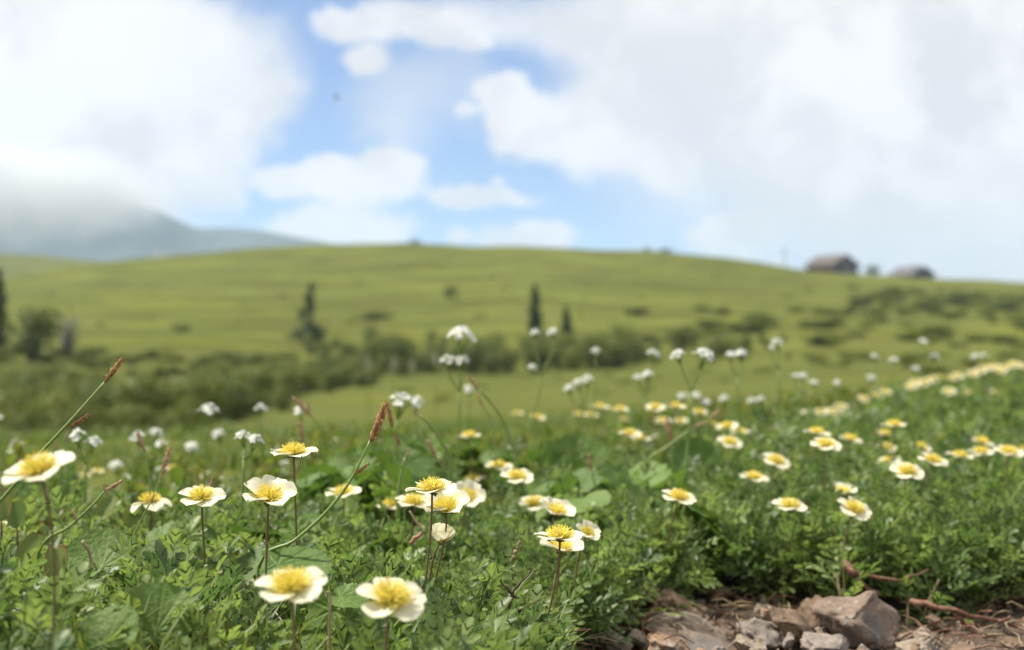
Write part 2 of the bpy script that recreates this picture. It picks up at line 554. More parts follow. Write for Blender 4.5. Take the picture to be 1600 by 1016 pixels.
def make_ground():
    ys = [-3, -1.5, -0.6, -0.1, 0.2] + list(np.arange(0.35, 1.5, 0.018)) + list(np.geomspace(1.5, 12, 60)[0:]) + list(np.geomspace(12.5, 230, 150)) + list(np.geomspace(240, 3200, 50))
    ys = np.array(ys); ss = np.linspace(-1, 1, 301)
    ss = np.sign(ss) * np.abs(ss) ** 1.25
    Yg, Sg = np.meshgrid(ys, ss, indexing='ij')
    Xg = Sg * 0.75 * (np.maximum(Yg, 0) + 1.2)
    Z = ground(Xg.ravel(), Yg.ravel())
    nr, nc = Yg.shape
    v = np.stack([Xg.ravel(), Yg.ravel(), Z], 1)
    idx = np.arange(nr * nc).reshape(nr, nc)
    f = np.stack([idx[:-1, :-1], idx[:-1, 1:], idx[1:, 1:], idx[1:, :-1]], -1).reshape(-1, 4)
    me = bpy.data.meshes.new('ground')
    me.from_pydata(v.tolist(), [], f.tolist())
    me.polygons.foreach_set('use_smooth', [True] * len(f))

    def mat(nt, b):
        geo = nt.new('ShaderNodeNewGeometry')
        P = geo.outputs['Position']
        sep = nt.new('ShaderNodeSeparateXYZ')
        nt.l.new(P, sep.inputs[0])
        Y = sep.outputs[1]
        # earth and litter below the plants of the bank
        soil = nt.mix(nt.mapr(nt.noise(P, 60, 5, 0.65), 0.35, 0.65), (0.030, 0.020, 0.013), (0.085, 0.052, 0.032))
        # meadow turf
        st = nt.vmath('MULTIPLY', P, (0.045, 0.13, 0.6))
        big = nt.mapr(nt.noise(st, 1.0, 5, 0.62), 0.33, 0.67)
        fine = nt.mapr(nt.noise(P, 1.6, 4, 0.6), 0.3, 0.7)
        turf = nt.mix(big, (0.090, 0.104, 0.028), (0.160, 0.170, 0.044))
        turf = nt.mix(nt.math('MULTIPLY', fine, 0.40), turf, (0.078, 0.120, 0.022))
        # darker heath growing in bands along the slope
        st2 = nt.vmath('MULTIPLY', P, (0.035, 0.17, 0.9))
        hb = nt.math('ADD', nt.noise(st2, 1.4, 5, 0.6), nt.math('MULTIPLY', nt.math('SUBTRACT', nt.noise(P, 0.9, 3), 0.5), 0.2))
        heath = nt.mapr(hb, 0.535, 0.605)
        turf = nt.mix(nt.math('MULTIPLY', heath, 0.9), turf, (0.070, 0.075, 0.016))
        pt = nt.mapr(nt.noise(nt.vmath('MULTIPLY', P, (0.12, 0.20, 0.7)), 1.0, 6, 0.68), 0.40, 0.62)
        turf = nt.mix(nt.math('MULTIPLY', pt, 0.6), turf, (0.096, 0.090, 0.028))
        sk = nt.mapr(nt.noise(nt.vmath('MULTIPLY', P, (0.075, 0.30, 1.6)), 1.0, 4, 0.6), 0.56, 0.63)
        turf = nt.mix(nt.math('MULTIPLY', sk, 0.75), turf, (0.058, 0.060, 0.017))
        br = nt.mapr(nt.noise(nt.vmath('MULTIPLY', P, (0.05, 0.22, 1.0)), 1.3, 4, 0.6), 0.52, 0.60)
        turf = nt.mix(nt.math('MULTIPLY', br, 0.55), turf, (0.175, 0.190, 0.036))
        sedgy = nt.math('MULTIPLY', nt.mapr(Y, 72.0, 50.0), nt.mapr(nt.noise(P, 0.35, 4, 0.6), 0.36, 0.58, 0.25, 0.8))
        turf = nt.mix(sedgy, turf, (0.096, 0.108, 0.032))
        far = nt.mapr(Y, 1.05, 1.7)
        nt.l.new(nt.mix(far, soil, turf), b.inputs['Base Color'])
        b.inputs['Roughness'].default_value = 0.9
        b.inputs['Specular IOR Level'].default_value = 0.0
        bn = nt.new('ShaderNodeBump')
        bn.inputs['Strength'].default_value = 0.6
        bn.inputs['Distance'].default_value = 0.12
        nt.l.new(nt.noise(P, 2.2, 6, 0.65), bn.inputs['Height'])
        nt.l.new(bn.outputs[0], b.inputs['Normal'])
    me.materials.append(principled('meadow_turf', mat))
    o = bpy.data.objects.new('ground', me)
    COL.objects.link(o)
    return tag(o, 'green alpine meadow rising from the flower bank over a hollow to a rounded hill', 'ground', kind='structure')


make_ground()


def make_path():
    xs = np.arange(0.0, 1.6, 0.007); ys = np.arange(0.2, 1.45, 0.007)
    X, Y = np.meshgrid(xs, ys, indexing='ij')
    Z = ground(X.ravel(), Y.ravel()).reshape(X.shape) + 0.004
    Z = Z + 0.0022 * np.array([mnoise.noise((a * 55, b * 55, 0.3)) for a, b in zip(X.ravel(), Y.ravel())]).reshape(X.shape)
    keep = (Y < trail_edge(X) + 0.035)
    idx = -np.ones(X.shape, int); vs = []; fs = []
    for i in range(X.shape[0]):
        for j in range(X.shape[1]):
            if keep[i, j]:
                idx[i, j] = len(vs); vs.append((X[i, j], Y[i, j], Z[i, j]))
    for i in range(X.shape[0] - 1):
        for j in range(X.shape[1] - 1):
            q = (idx[i, j], idx[i + 1, j], idx[i + 1, j + 1], idx[i, j + 1])
            if min(q) >= 0: fs.append(q)
    me = bpy.data.meshes.new('path')
    me.from_pydata(vs, [], fs)
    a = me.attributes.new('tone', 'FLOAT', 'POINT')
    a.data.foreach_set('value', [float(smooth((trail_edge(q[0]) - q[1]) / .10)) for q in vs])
    me.polygons.foreach_set('use_smooth', [True] * len(fs))

    def mat(nt, b):
        geo = nt.new('ShaderNodeNewGeometry')
        P = geo.outputs['Position']
        c = nt.mix(nt.mapr(nt.noise(P, 90, 5, 0.7), 0.35, 0.65), (0.050, 0.030, 0.019), (0.13, 0.085, 0.054))
        c = nt.mix(nt.mapr(nt.noise(P, 340, 2), 0.58, 0.66), c, (0.26, 0.19, 0.13))
        c = nt.mix(nt.mapr(nt.noise(P, 16, 3), 0.50, 0.66), c, (0.045, 0.028, 0.020))
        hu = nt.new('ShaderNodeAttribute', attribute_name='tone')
        c = nt.mix(nt.mapr(nt.math('ADD', hu.outputs['Fac'], nt.math('MULTIPLY', nt.math('SUBTRACT', nt.noise(P, 30, 4), .5), 1.2)), .15, .75, .85, 0.0), c, (0.026, 0.015, 0.010))  # earth darker towards the planted edge, broken up by noise
        nt.l.new(c, b.inputs['Base Color'])
        b.inputs['Roughness'].default_value = 0.9
        bn = nt.new('ShaderNodeBump')
        bn.inputs['Strength'].default_value = 0.9
        bn.inputs['Distance'].default_value = 0.003
        nt.l.new(nt.noise(P, 300, 5, 0.7), bn.inputs['Height'])
        nt.l.new(bn.outputs[0], b.inputs['Normal'])
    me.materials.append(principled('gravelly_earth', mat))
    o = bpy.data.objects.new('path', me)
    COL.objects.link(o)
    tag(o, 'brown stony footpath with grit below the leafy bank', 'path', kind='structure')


make_path()


def make_mountain():
    """distant ridge with its own width and depth"""
    prof = ([-900, -500, -200, 0, 90, 160, 205, 240, 280, 310, 345, 370, 410, 450, 505, 560, 700, 1000],
            [330, 250, 230, 250, 285, 306, 316, 326, 345, 357, 356, 358, 362, 369, 379, 388, 412, 520])
    Y0 = 1500.0
    nx, ny = 200, 50
    vs = []; fs = []
    for j in range(ny + 1):
        b = -1 + 2 * j / ny
        for i in range(nx + 1):
            px = -900 + 1900 * i / nx
            x = (px - CX) / F * Y0
            y = Y0 + b * 260
            h = (HY - np.interp(px, *prof)) / F * Y0 + 40
            rel = (1 - abs(b)) ** 0.85
            nz = mnoise.fractal((x * 0.009, y * 0.009, 1.7), 1.0, 2.0, 5) * 13 * min(1, (1 - rel) * 3 + 0.12)
            vs.append((x, y, -40 + h * rel + nz))
    for j in range(ny):
        for i in range(nx):
            a = j * (nx + 1) + i
            fs.append((a, a + 1, a + nx + 2, a + nx + 1))
    me = bpy.data.meshes.new('mountain')
    me.from_pydata(vs, [], fs)
    me.polygons.foreach_set('use_smooth', [True] * len(fs))

    def mat(nt, b):
        geo = nt.new('ShaderNodeNewGeometry')
        P = geo.outputs['Position']
        c = nt.mix(nt.mapr(nt.noise(P, 0.012, 5, 0.6), 0.35, 0.65), (0.034, 0.056, 0.052), (0.066, 0.092, 0.080))
        c = nt.mix(nt.mapr(nt.noise(P, 0.02, 4), 0.6, 0.7), c, (0.16, 0.14, 0.12))
        nt.l.new(c, b.inputs['Base Color'])
        b.inputs['Roughness'].default_value = 0.95
    me.materials.append(principled('mountain_slope', mat))
    o = bpy.data.objects.new('mountain', me)
    COL.objects.link(o)
    tag(o, 'distant blue grey mountain with its summit lost in cloud', 'mountain', kind='structure')


make_mountain()
# ------------------------------------------------------------------ scattered ground cover (nobody could count it)


def scatter(name, protos, pts, label, cat):
    """pts: rows x, y, z, rx, ry, rz, scale -> one object whose points carry copies of the prototype meshes"""
    hid = bpy.data.collections.new(name + '_kinds')
    for p in protos: hid.objects.link(p)
    pts = np.array(pts, float)
    me = bpy.data.meshes.new(name)
    me.from_pydata(pts[:, :3].tolist(), [], [])
    a = me.attributes.new('rot', 'FLOAT_VECTOR', 'POINT'); a.data.foreach_set('vector', pts[:, 3:6].ravel())
    a = me.attributes.new('size', 'FLOAT', 'POINT'); a.data.foreach_set('value', pts[:, 6])
    a = me.attributes.new('pick', 'INT', 'POINT'); a.data.foreach_set('value', nrng.integers(0, len(protos), len(pts)).astype(np.int32))
    o = bpy.data.objects.new(name, me)
    COL.objects.link(o)
    ng = bpy.data.node_groups.new(name, 'GeometryNodeTree')
    ng.interface.new_socket('Geometry', in_out='INPUT', socket_type='NodeSocketGeometry')
    ng.interface.new_socket('Geometry', in_out='OUTPUT', socket_type='NodeSocketGeometry')
    N, L = ng.nodes, ng.links
    gi, go = N.new('NodeGroupInput'), N.new('NodeGroupOutput')
    ci = N.new('GeometryNodeCollectionInfo')
    ci.inputs['Collection'].default_value = hid
    ci.inputs['Separate Children'].default_value = True
    ci.inputs['Reset Children'].default_value = True
    ip = N.new('GeometryNodeInstanceOnPoints')
    ip.inputs['Pick Instance'].default_value = True

    def attr(nm, ty):
        n = N.new('GeometryNodeInputNamedAttribute'); n.data_type = ty
        n.inputs['Name'].default_value = nm
        return n.outputs['Attribute']
    L.new(gi.outputs[0], ip.inputs['Points'])
    L.new(ci.outputs[0], ip.inputs['Instance'])
    L.new(attr('pick', 'INT'), ip.inputs['Instance Index'])
    L.new(attr('rot', 'FLOAT_VECTOR'), ip.inputs['Rotation'])
    L.new(attr('size', 'FLOAT'), ip.inputs['Scale'])
    L.new(ip.outputs[0], go.inputs[0])
    md = o.modifiers.new('cover', 'NODES')
    md.node_group = ng
    return tag(o, label, cat, kind='stuff')


def leaflet(L, W, teeth, fold, curl, r):
    """wedge shaped toothed leaflet along +X, folded on its midrib"""
    out = [(0.0, 0.02), (0.28, 0.16), (0.52, 0.33)]
    for k in range(teeth):
        t0 = 0.60 + 0.34 * k / teeth; t1 = t0 + 0.34 / teeth * 0.75
        w = 0.46 * (1 - 0.75 * (k / teeth) ** 1.6)
        out.append((t1 + 0.04, w * r.uniform(0.92, 1.08)))
        out.append((t1 + 0.065, w * 0.50))
    out.append((1.0, 0.015))
    vs = []; fs = []

    def P(x, y): return (x * L, y * W, abs(y) * W * fold - curl * L * x * x)
    n = len(out)
    for i in range(n): vs.append(P((i / (n - 1)) ** .8, 0))
    for s in (1, -1):
        b = len(vs)
        for x, y in out: vs.append(P(x, y * s))
        for i in range(n - 1):
            q = (i, b + i, b + i + 1, i + 1)
            fs.append(q if s < 0 else q[::-1])
    return [Vector(v) for v in vs], fs


def avens_leaf(mb, mat4, L, r, npair=3):
    """pinnate leaf with toothed wedge leaflets, along +X"""
    droop = r.uniform(0.1, 0.6)

    def axis(t): return Vector((L * t, 0, -droop * L * t * t * 0.5))
    mb.tube([mat4 @ axis(t) for t in (0, .3, .6, .9)], [L * .012, L * .010, L * .008, L * .005], 3, 0, 0.0, False)
    items = [(0.80, 0, L * 0.40, L * 0.26)]
    for k in range(npair):
        t = 0.76 - 0.20 * k
        sz = L * (0.38 - 0.065 * k)
        for s in (1, -1): items.append((t, s * R(r.uniform(42, 62)), sz * r.uniform(.9, 1.15), sz * 0.52))
    for t, ang, ll, ww in items:
        v, f = leaflet(ll, ww, 4 if t > .75 else 3, r.uniform(0.15, 0.5), r.uniform(0.0, 0.35), r)
        m = mat4 @ Matrix.Translation(axis(t)) @ Matrix.Rotation(ang, 4, 'Z') @ Matrix.Rotation(r.uniform(-.35, .35), 4, 'X') @ Matrix.Rotation(r.uniform(-.35, .1), 4, 'Y')
        mb.add([tuple(m @ p) for p in v], f)


def leaf_mats(r, n, H):
    """placements of the leaves of a rosette of height H"""
    o = []
    for i in range(n):
        az = i * 2.39996 + r.uniform(-.4, .4)
        k = i / n
        z = H * (0.25 + 0.75 * k)
        el = 14 + 62 * k + r.uniform(-12, 12)
        o.append(Matrix.Translation((0, 0, z)) @ Matrix.Rotation(az, 4, 'Z') @ Matrix.Rotation(-R(el), 4, 'Y') @ Matrix.Translation((0.002, 0, 0)))
    return o


def sprig_mesh(seed):
    r = random.Random(seed)
    mb = MB()
    H = r.uniform(.018, .030)
    mb.tube([(0, 0, -0.02), (r.uniform(-.002, .002), 0, H * .5), (0, 0, H)], [.0008, .0008, .0005], 4)
    for m in leaf_mats(r, r.randint(7, 9), H):
        avens_leaf(mb, m, r.uniform(.019, .029), r, r.choice((3, 3, 4)))
    return mb


SPRIGS = [sprig_mesh(100 + i).build('avens_sprig', M['avens_leaf'], link=False) for i in range(8)]


def oval_leaf(mb, m, L, W, r):
    vs = []; at = []
    n = 7
    for i in range(n + 1):
        t = i / n
        w = W * math.sqrt(max(0, 1 - ((t - .55) / .56) ** 2)) * 0.5 if t > 0 else 0.02 * W
        for s in (-1, -.5, 0, .5, 1):
            vs.append(tuple(m @ Vector((L * t, w * s, L * (.12 * s * s - .15 * t * t)))))
            at.append(max(abs(s) ** 2, max(0, (t - .7) / .3) ** 1.5))
    fs = [(i * 5 + j, (i + 1) * 5 + j, (i + 1) * 5 + j + 1, i * 5 + j + 1) for i in range(n) for j in range(4)]
    mb.add(vs, fs, 0, at)


def heath_sprig(seed):
    r = random.Random(seed)
    mb = MB()
    H = r.uniform(.035, .055)
    lean = Vector((r.uniform(-.25, .25), r.uniform(-.25, .25), 1)) * H
    mb.tube([(0, 0, -.01), tuple(lean * .5), tuple(lean)], [.0011, .0009, .0006], 4, 1, 0.6)
    for i in range(r.randint(7, 11)):
        k = 0.25 + .75 * i / 10
        m = Matrix.Translation(lean * k) @ Matrix.Rotation(i * 2.4 + r.uniform(-.4, .4), 4, 'Z') @ Matrix.Rotation(-R(20 + 45 * k + r.uniform(-15, 15)), 4, 'Y')
        L = r.uniform(.011, .017)
        oval_leaf(mb, m, L, L * r.uniform(.55, .72), r)
    return mb


HEATH = [heath_sprig(200 + i).build('heath_sprig', [M['oval'], M['twig']], link=False) for i in range(6)]


def grass_tuft(seed, n, H):
    r = random.Random(seed)
    mb = MB()
    for i in range(n):
        a = r.uniform(0, 6.28); h = H * r.uniform(.5, 1.1); l = r.uniform(.1, .7) * h
        bx, by = r.gauss(0, .012), r.gauss(0, .012)
        d = Vector((math.cos(a), math.sin(a), 0)); s = Vector((-d.y, d.x, 0))
        w = r.uniform(.0010, .0020)
        vs = []
        for k in range(5):
            t = k / 4
            p = Vector((bx, by, 0)) + d * (l * t * t) + Vector((0, 0, h * (t - .25 * t * t)))
            ww = w * (1 - t ** 2.0) + .0001
            vs += [tuple(p - s * ww), tuple(p + s * ww)]
        mb.add(vs, [(2 * k, 2 * k + 1, 2 * k + 3, 2 * k + 2) for k in range(4)])
    return mb


GRASS = [grass_tuft(300 + i, 12, .075).build('grass_tuft', M['grass'], link=False) for i in range(5)]


def broad_leaf_mesh(seed, wav=1.0, teeth=34):
    """round kidney leaf, 1 across, toothed rim, radiating veins; tip towards +X"""
    r = random.Random(seed)
    mb = MB()
    na, nr = 102, 9
    ph = r.uniform(0, 6.28); b1 = r.uniform(-.25, .25) * wav; cup = r.uniform(.05, .40) * wav; side = r.uniform(-.15, .15) * wav
    veins = [0, .55, -.55, 1.15, -1.15, 1.85, -1.85, 2.5, -2.5]
    vs = [(-.18, 0, 0)]; at = [1.0]
    for k in range(1, nr + 1):
        t = k / nr
        for i in range(na):
            th = -math.pi + 2 * math.pi * i / na
            rad = .5 * (1 + .06 * math.cos(th)) * (1 - .42 * math.exp(-((abs(th) - math.pi) / .30) ** 2))
            if k == nr: rad *= 1 + .040 * (abs(((th * teeth / 6.283) % 1) - .5) * 4 - 1)
            x, y = rad * t * math.cos(th) - .18 * (1 - t), rad * t * math.sin(th)
            dv = min(abs(th - v) for v in veins)
            vein = math.exp(-(dv * t / .035) ** 2) if dv < 1 else 0
            fine = max(0, math.cos(th * 18 + 5 * t)) ** 8 * .25
            z = cup * (y * y * 1.3 + .25 * x * x) + b1 * x * x + side * y * x + .03 * wav * math.sin(3 * th + ph) * t ** 2 - .012 * vein + .010 * math.cos(9 * th + ph) * t ** 2
            vs.append((x, y, z)); at.append(min(1, vein * (1.1 - .5 * t) + fine * .5))
    fs = [(0, 1 + i, 1 + (i + 1) % na) for i in range(na)]
    for k in range(nr - 1):
        a, b = 1 + k * na, 1 + (k + 1) * na
        fs += [(a + i, b + i, b + (i + 1) % na, a + (i + 1) % na) for i in range(na)]
    mb.add(vs, fs, 0, at)
    return mb


def leaf_plant(seed):
    """a clump of three round leaves on stalks, for the blurred leafy patch"""
    r = random.Random(seed)
    mb = MB()
    for i in range(r.randint(2, 3)):
        src = broad_leaf_mesh(seed * 7 + i)
        D = r.uniform(.028, .046)
        a = r.uniform(0, 6.28)
        h = r.uniform(.035, .075)
        top = Vector((math.cos(a) * .02, math.sin(a) * .02, h))
        nrm = Vector((math.cos(a) * r.uniform(.2, .9), math.sin(a) * r.uniform(.2, .9) - .35, 1))
        m = Matrix.Translation(top) @ frame(nrm, (math.cos(a), math.sin(a), 0)) @ Matrix.Scale(D, 4) @ Matrix.Translation((.18, 0, 0))
        mb.add([tuple(m @ Vector(v)) for v in src.v], src.f, 0, src.a)
        mb.tube(bez((0, 0, -.01), (0, 0, h * .5), top * .9, top, 5), .0011, 5, 1, .2)
    return mb


LEAFP = [leaf_plant(400 + i).build('leaf_clump', [M['broad'], M['stem_green']], link=False) for i in range(6)]


def on_mat(x, y, wob=0.0):
    if y < .86: return x < .030 * y - .006 + wob
    return not (x > 0.022 - wob and y < float(trail_edge(x)) - .012 - wob)


def pxo(x, y): return CX + F * x / y


CLEAR = [(246, 48, .60), (165, 40, .57), (516, 44, .68), (450, 46, .73), (395, 30, .78), (155, 36, .78)]   # where a broad leaf shows in front


HEADS_AT = []


def hides(X, Y, top, rad):
    px, py, r = pxo(X, Y), HY - F * top / Y, rad * F / Y
    return any(Y < fy and abs(px - fx) < .45 * w + r and py < fpy + .12 * w for fx, fpy, w, fy in HEADS_AT)


def scatter_all():
    # ---- leaf carpet of the avens
    P = []
    for (y0, y1, sp, sc) in ((.30, .95, .0165, 1.0), (.95, 1.6, .020, 1.05), (1.6, 2.6, .026, 1.2), (2.6, 4.9, .038, 1.4)):
        y = y0
        while y < y1:
            x = -.44 * y - .08
            while x < .46 * y + .1:
                X, Y = x + rng.uniform(-.5, .5) * sp, y + rng.uniform(-.5, .5) * sp
                x += sp
                px = pxo(X, Y)
                if not on_mat(X, Y, rng.uniform(-.012, .012)): continue
                # the carpet thins out where other plants take over
                dens = 1.0
                if Y > 1.0:
                    left = np.interp(px, [-200, 420, 560, 860, 1100, 1250], [.12, .12, .25, .18, .55, 1.0])
                    dens = float(np.interp(Y, [1.0, 1.25], [1, left]))
                if Y > 1.35 and px < 500: dens = .05
                yend = float(np.interp(px, [-200, 500, 900, 1200, 1400, 1600, 1900], [1.55, 1.6, 1.7, 2.15, 2.9, 3.9, 4.6]))
                if Y > yend * rng.uniform(.93, 1.02): continue
                if rng.random() > dens: continue
                if any(abs(px - a) < h and Y < d + .012 for a, h, d in CLEAR): continue
                z = gz(X, Y) + rng.uniform(-.010, .008) * sc
                if hides(X, Y, z + .046 * sc, .017 * sc): continue
                P.append((X, Y, z, rng.gauss(0, .25), rng.gauss(0, .25), rng.uniform(0, 6.28), sc * rng.uniform(.75, 1.2)))
            y += sp
    for _ in range(230):
        X = rng.uniform(.03, .50); Y = float(trail_edge(X)) - rng.uniform(-.02, .035) * (1 if rng.random() < .6 else .4)
        if hides(X, Y, gz(X, Y) + .05, .012) or rng.random() < .25 + .35 * math.sin(X * 60) ** 2: continue
        P.append((X, Y, gz(X, Y) + rng.uniform(.004, .022), rng.uniform(.1, .8), rng.gauss(0, .35), rng.uniform(0, 6.28) * .0 + rng.gauss(0, .6), rng.uniform(.8, 1.15)))
    scatter('avens_carpet', SPRIGS, P, 'low dense carpet of glossy toothed avens leaves beneath the flowers', 'ground cover')
    # ---- oval-leaved heath, some of it red
    P = []

    def heath(n, x0, x1, y0, y1, s0, s1, keep=None):
        for _ in range(n):
            Y = math.exp(rng.uniform(math.log(y0), math.log(y1))); px = rng.uniform(x0, x1)
            X = (px - CX) / F * Y
            if not on_mat(X, Y): continue
            s = rng.uniform(s0, s1)
            if hides(X, Y, gz(X, Y) + .055 * s, .015 * s): continue
            P.append((X, Y, gz(X, Y), rng.gauss(0, .25), rng.gauss(0, .25), rng.uniform(0, 6.28), s))
    heath(300, -150, 420, .78, 1.75, .8, 1.2)
    heath(200, 420, 1000, 1.45, 2.0, .8, 1.1)
    heath(520, 1000, 1750, 1.7, 3.3, .8, 1.3)
    heath(90, 880, 1500, 1.2, 2.2, .8, 1.1)
    scatter('bilberry_heath', HEATH, P, 'low heath of oval green leaves turning red at their rims', 'ground cover')
    # ---- round leaves behind the flowers
    P = []

    def lp(n, x0, x1, y0, y1, s0=.8, s1=1.25):
        for _ in range(n):
            Y = rng.uniform(y0, y1); px = rng.uniform(x0, x1)
            X = (px - CX) / F * Y
            if not on_mat(X, Y): continue
            s = rng.uniform(s0, s1)
            if hides(X, Y, gz(X, Y) + .095 * s, .048 * s): continue
            P.append((X, Y, gz(X, Y), rng.gauss(0, .12), rng.gauss(0, .12), rng.uniform(0, 6.28), s))
    lp(260, 520, 1130, 1.08, 1.70, .70, 1.1)
    lp(60, 330, 620, .92, 1.3, .7, 1.1)
    lp(26, 60, 420, .85, 1.15, .7, 1.0)
    lp(16, 1000, 1300, 1.35, 1.75, .6, .9)
    scatter('leafy_patch', LEAFP, P, 'mass of soft round green leaves behind the front flowers', 'ground cover')
    # ---- meadow grass
    P = []
    for (n, y0, y1, s0, s1) in ((900, .42, .95, .40, .95), (1500, .95, 1.9, .35, .8), (2600, 1.9, 4.5, .25, .60), (5200, 4.0, 14.0, .6, 1.4)):
        for _ in range(n):
            Y = math.exp(rng.uniform(math.log(y0), math.log(y1))); px = rng.uniform(-150, 1750)
            X = (px - CX) / F * Y
            if not on_mat(X, Y): continue
            if Y < 3.8 and px > 1150 and rng.random() < .8: continue
            s = rng.uniform(s0, s1)
            if Y < 2 and hides(X, Y, gz(X, Y) + .070 * s, .012): continue
            P.append((X, Y, gz(X, Y) - .005, rng.gauss(0, .1), rng.gauss(0, .1), rng.uniform(0, 6.28), s))
    scatter('meadow_grass', GRASS, P, 'short yellowish green meadow grass behind the flowery bank', 'grass')


# ------------------------------------------------------------------ avens flowers


def petal_mesh(seed, L=.0123, W=.0124, cup=.25, cross=.5, reflex=.25, wav=.0005):
    r = random.Random(seed)
    nt_, ns = 9, 8
    ph, ph2 = r.uniform(0, 6.28), r.uniform(0, 6.28)
    vs = []; at = []
    for i in range(nt_ + 1):
        t = i / nt_
        w = .5 * W * (math.sqrt(max(0, 1 - ((t - .60) / .62) ** 2)) if t < .60 else math.sqrt(max(0, 1 - ((t - .60) / .402) ** 3.0)))
        w = max(w, .02 * W)
        for j in range(ns + 1):
            s = -1 + 2 * j / ns
            x = L * t + .05 * L * s * s * t * (1 - .4 * t) - .06 * L * math.exp(-(s / .3) ** 2) * t ** 4
            y = w * s
            z = cup * L * t ** 1.4 - reflex * L * t ** 3 + cross * w * s * s * .5 + wav * t * t * (math.sin(4 * s + ph) + .6 * math.sin(7 * s + ph2))
            vs.append((x + .0012, y, z)); at.append(t)
    fs = [(i * (ns + 1) + j, (i + 1) * (ns + 1) + j, (i + 1) * (ns + 1) + j + 1, i * (ns + 1) + j + 1) for i in range(nt_) for j in range(ns)]
    mb = MB(); mb.add(vs, fs, 0, at)
    return mb.mesh('petal', M['petal'])


PET = {
    'flat': [petal_mesh(i, cup=.16, cross=.35, reflex=.14) for i in range(3)],
    'cup': [petal_mesh(10 + i, cup=.55, cross=.7, reflex=.30) for i in range(3)],
    'droop': [petal_mesh(20 + i, cup=.12, cross=.25, reflex=.42) for i in range(3)],
    'bud': [petal_mesh(30 + i, L=.0108, W=.0128, cup=.05, cross=1.2, reflex=-.30, wav=.0004) for i in range(3)],
}


def stamen_meshes(seed, n=85, spread=62, length=.0060):
    r = random.Random(seed)
    fb, ab, pb = MB(), MB(), MB()
    for i in range(n):
        k = math.sqrt((i + .5) / n)
        az = i * 2.39996 + r.uniform(-.25, .25)
        base = Vector((math.cos(az), math.sin(az), 0)) * (.0007 + .0016 * k)
        el = R(90 - spread * k * r.uniform(.75, 1.12))
        L = length * r.uniform(.75, 1.12) * (1.0 - .12 * k)
        d = Vector((math.cos(az) * math.cos(el), math.sin(az) * math.cos(el), math.sin(el)))
        mid = base + Vector((d.x, d.y, d.z * 1.35)) * (L * .5)
        tip = base + d * L
        fb.tube([base, mid, tip], [.00026, .00022, .00018], 3, 0, 0, False)
        s = .00040 * r.uniform(.8, 1.2)
        vs = [tip + Vector(q) * s for q in ((1, 0, 0), (0, 1, 0), (-1, 0, 0), (0, -1, 0), (0, 0, .9), (0, 0, -.9))]
        ab.add([tuple(v) for v in vs], [(0, 1, 4), (1, 2, 4), (2, 3, 4), (3, 0, 4), (1, 0, 5), (2, 1, 5), (3, 2, 5), (0, 3, 5)])
    for i in range(34):
        az = i * 2.39996; k = math.sqrt((i + .5) / 34)
        d = Vector((math.cos(az) * k * .45, math.sin(az) * k * .45, 1)).normalized()
        b = Vector((math.cos(az), math.sin(az), 0)) * .0012 * k
        pb.tube([b, b + d * .0040 * r.uniform(.8, 1.1)], [.00035, .00020], 3, 0, 0, False)
    vs = [(0, 0, .0012)] + [(.0022 * math.cos(j * .785), .0022 * math.sin(j * .785), 0) for j in range(8)]
    pb.add(vs, [(0, 1 + j, 1 + (j + 1) % 8) for j in range(8)])
    return fb.mesh('stamens', M['filament']), ab.mesh('anthers', M['anther']), pb.mesh('pistil', M['pistil'])


STA = {
    'flat': [stamen_meshes(1, 130, 68, .0068), stamen_meshes(2, 120, 64, .0070)],
    'cup': [stamen_meshes(3, 120, 64, .0070), stamen_meshes(4, 116, 68, .0066)],
    'tall': [stamen_meshes(5, 160, 64, .0078), stamen_meshes(6, 150, 62, .0076)],
    'bud': [stamen_meshes(7, 60, 34, .0050)],
}


def calyx_mesh(seed):
    r = random.Random(seed)
    mb = MB()
    mb.tube([(0, 0, -.0018), (0, 0, -.0010), (0, 0, -.0001)], [.0007, .0018, .0022], 8)
    for k in range(10):
        big = k % 2 == 0
        L, w = (.0062, .0014) if big else (.0042, .0007)
        dz = r.uniform(-.0016, .0002)
        a = k * .628 + .314
        m = Matrix.Rotation(a, 4, 'Z')
        vs = [(.0015, -w * .6, -.0008), (.0015, w * .6, -.0008), (L * .55, -w, -.0006 + dz * .3), (L * .55, w, -.0006 + dz * .3), (L, 0, -.0004 + dz)]
        mb.add([tuple(m @ Vector(v)) for v in vs], [(0, 1, 3, 2), (2, 3, 4)])
    return mb.mesh('calyx', M['sepal'])


CAL = [calyx_mesh(i) for i in range(3)]


def part(name, me, parent, mat4):
    o = bpy.data.objects.new(name, me)
    COL.objects.link(o)
    o.parent = parent
    o.matrix_local = mat4
    return o


PROTO_PART = {}


def copy_part(name, me, parent, mat4):
    """first use builds the object, later uses copy it"""
    key = (name, me.name)
    if key not in PROTO_PART:
        PROTO_PART[key] = part(name, me, parent, mat4)
        return PROTO_PART[key]
    o = PROTO_PART[key].copy()
    COL.objects.link(o)
    o.parent = parent
    o.matrix_local = mat4
    return o


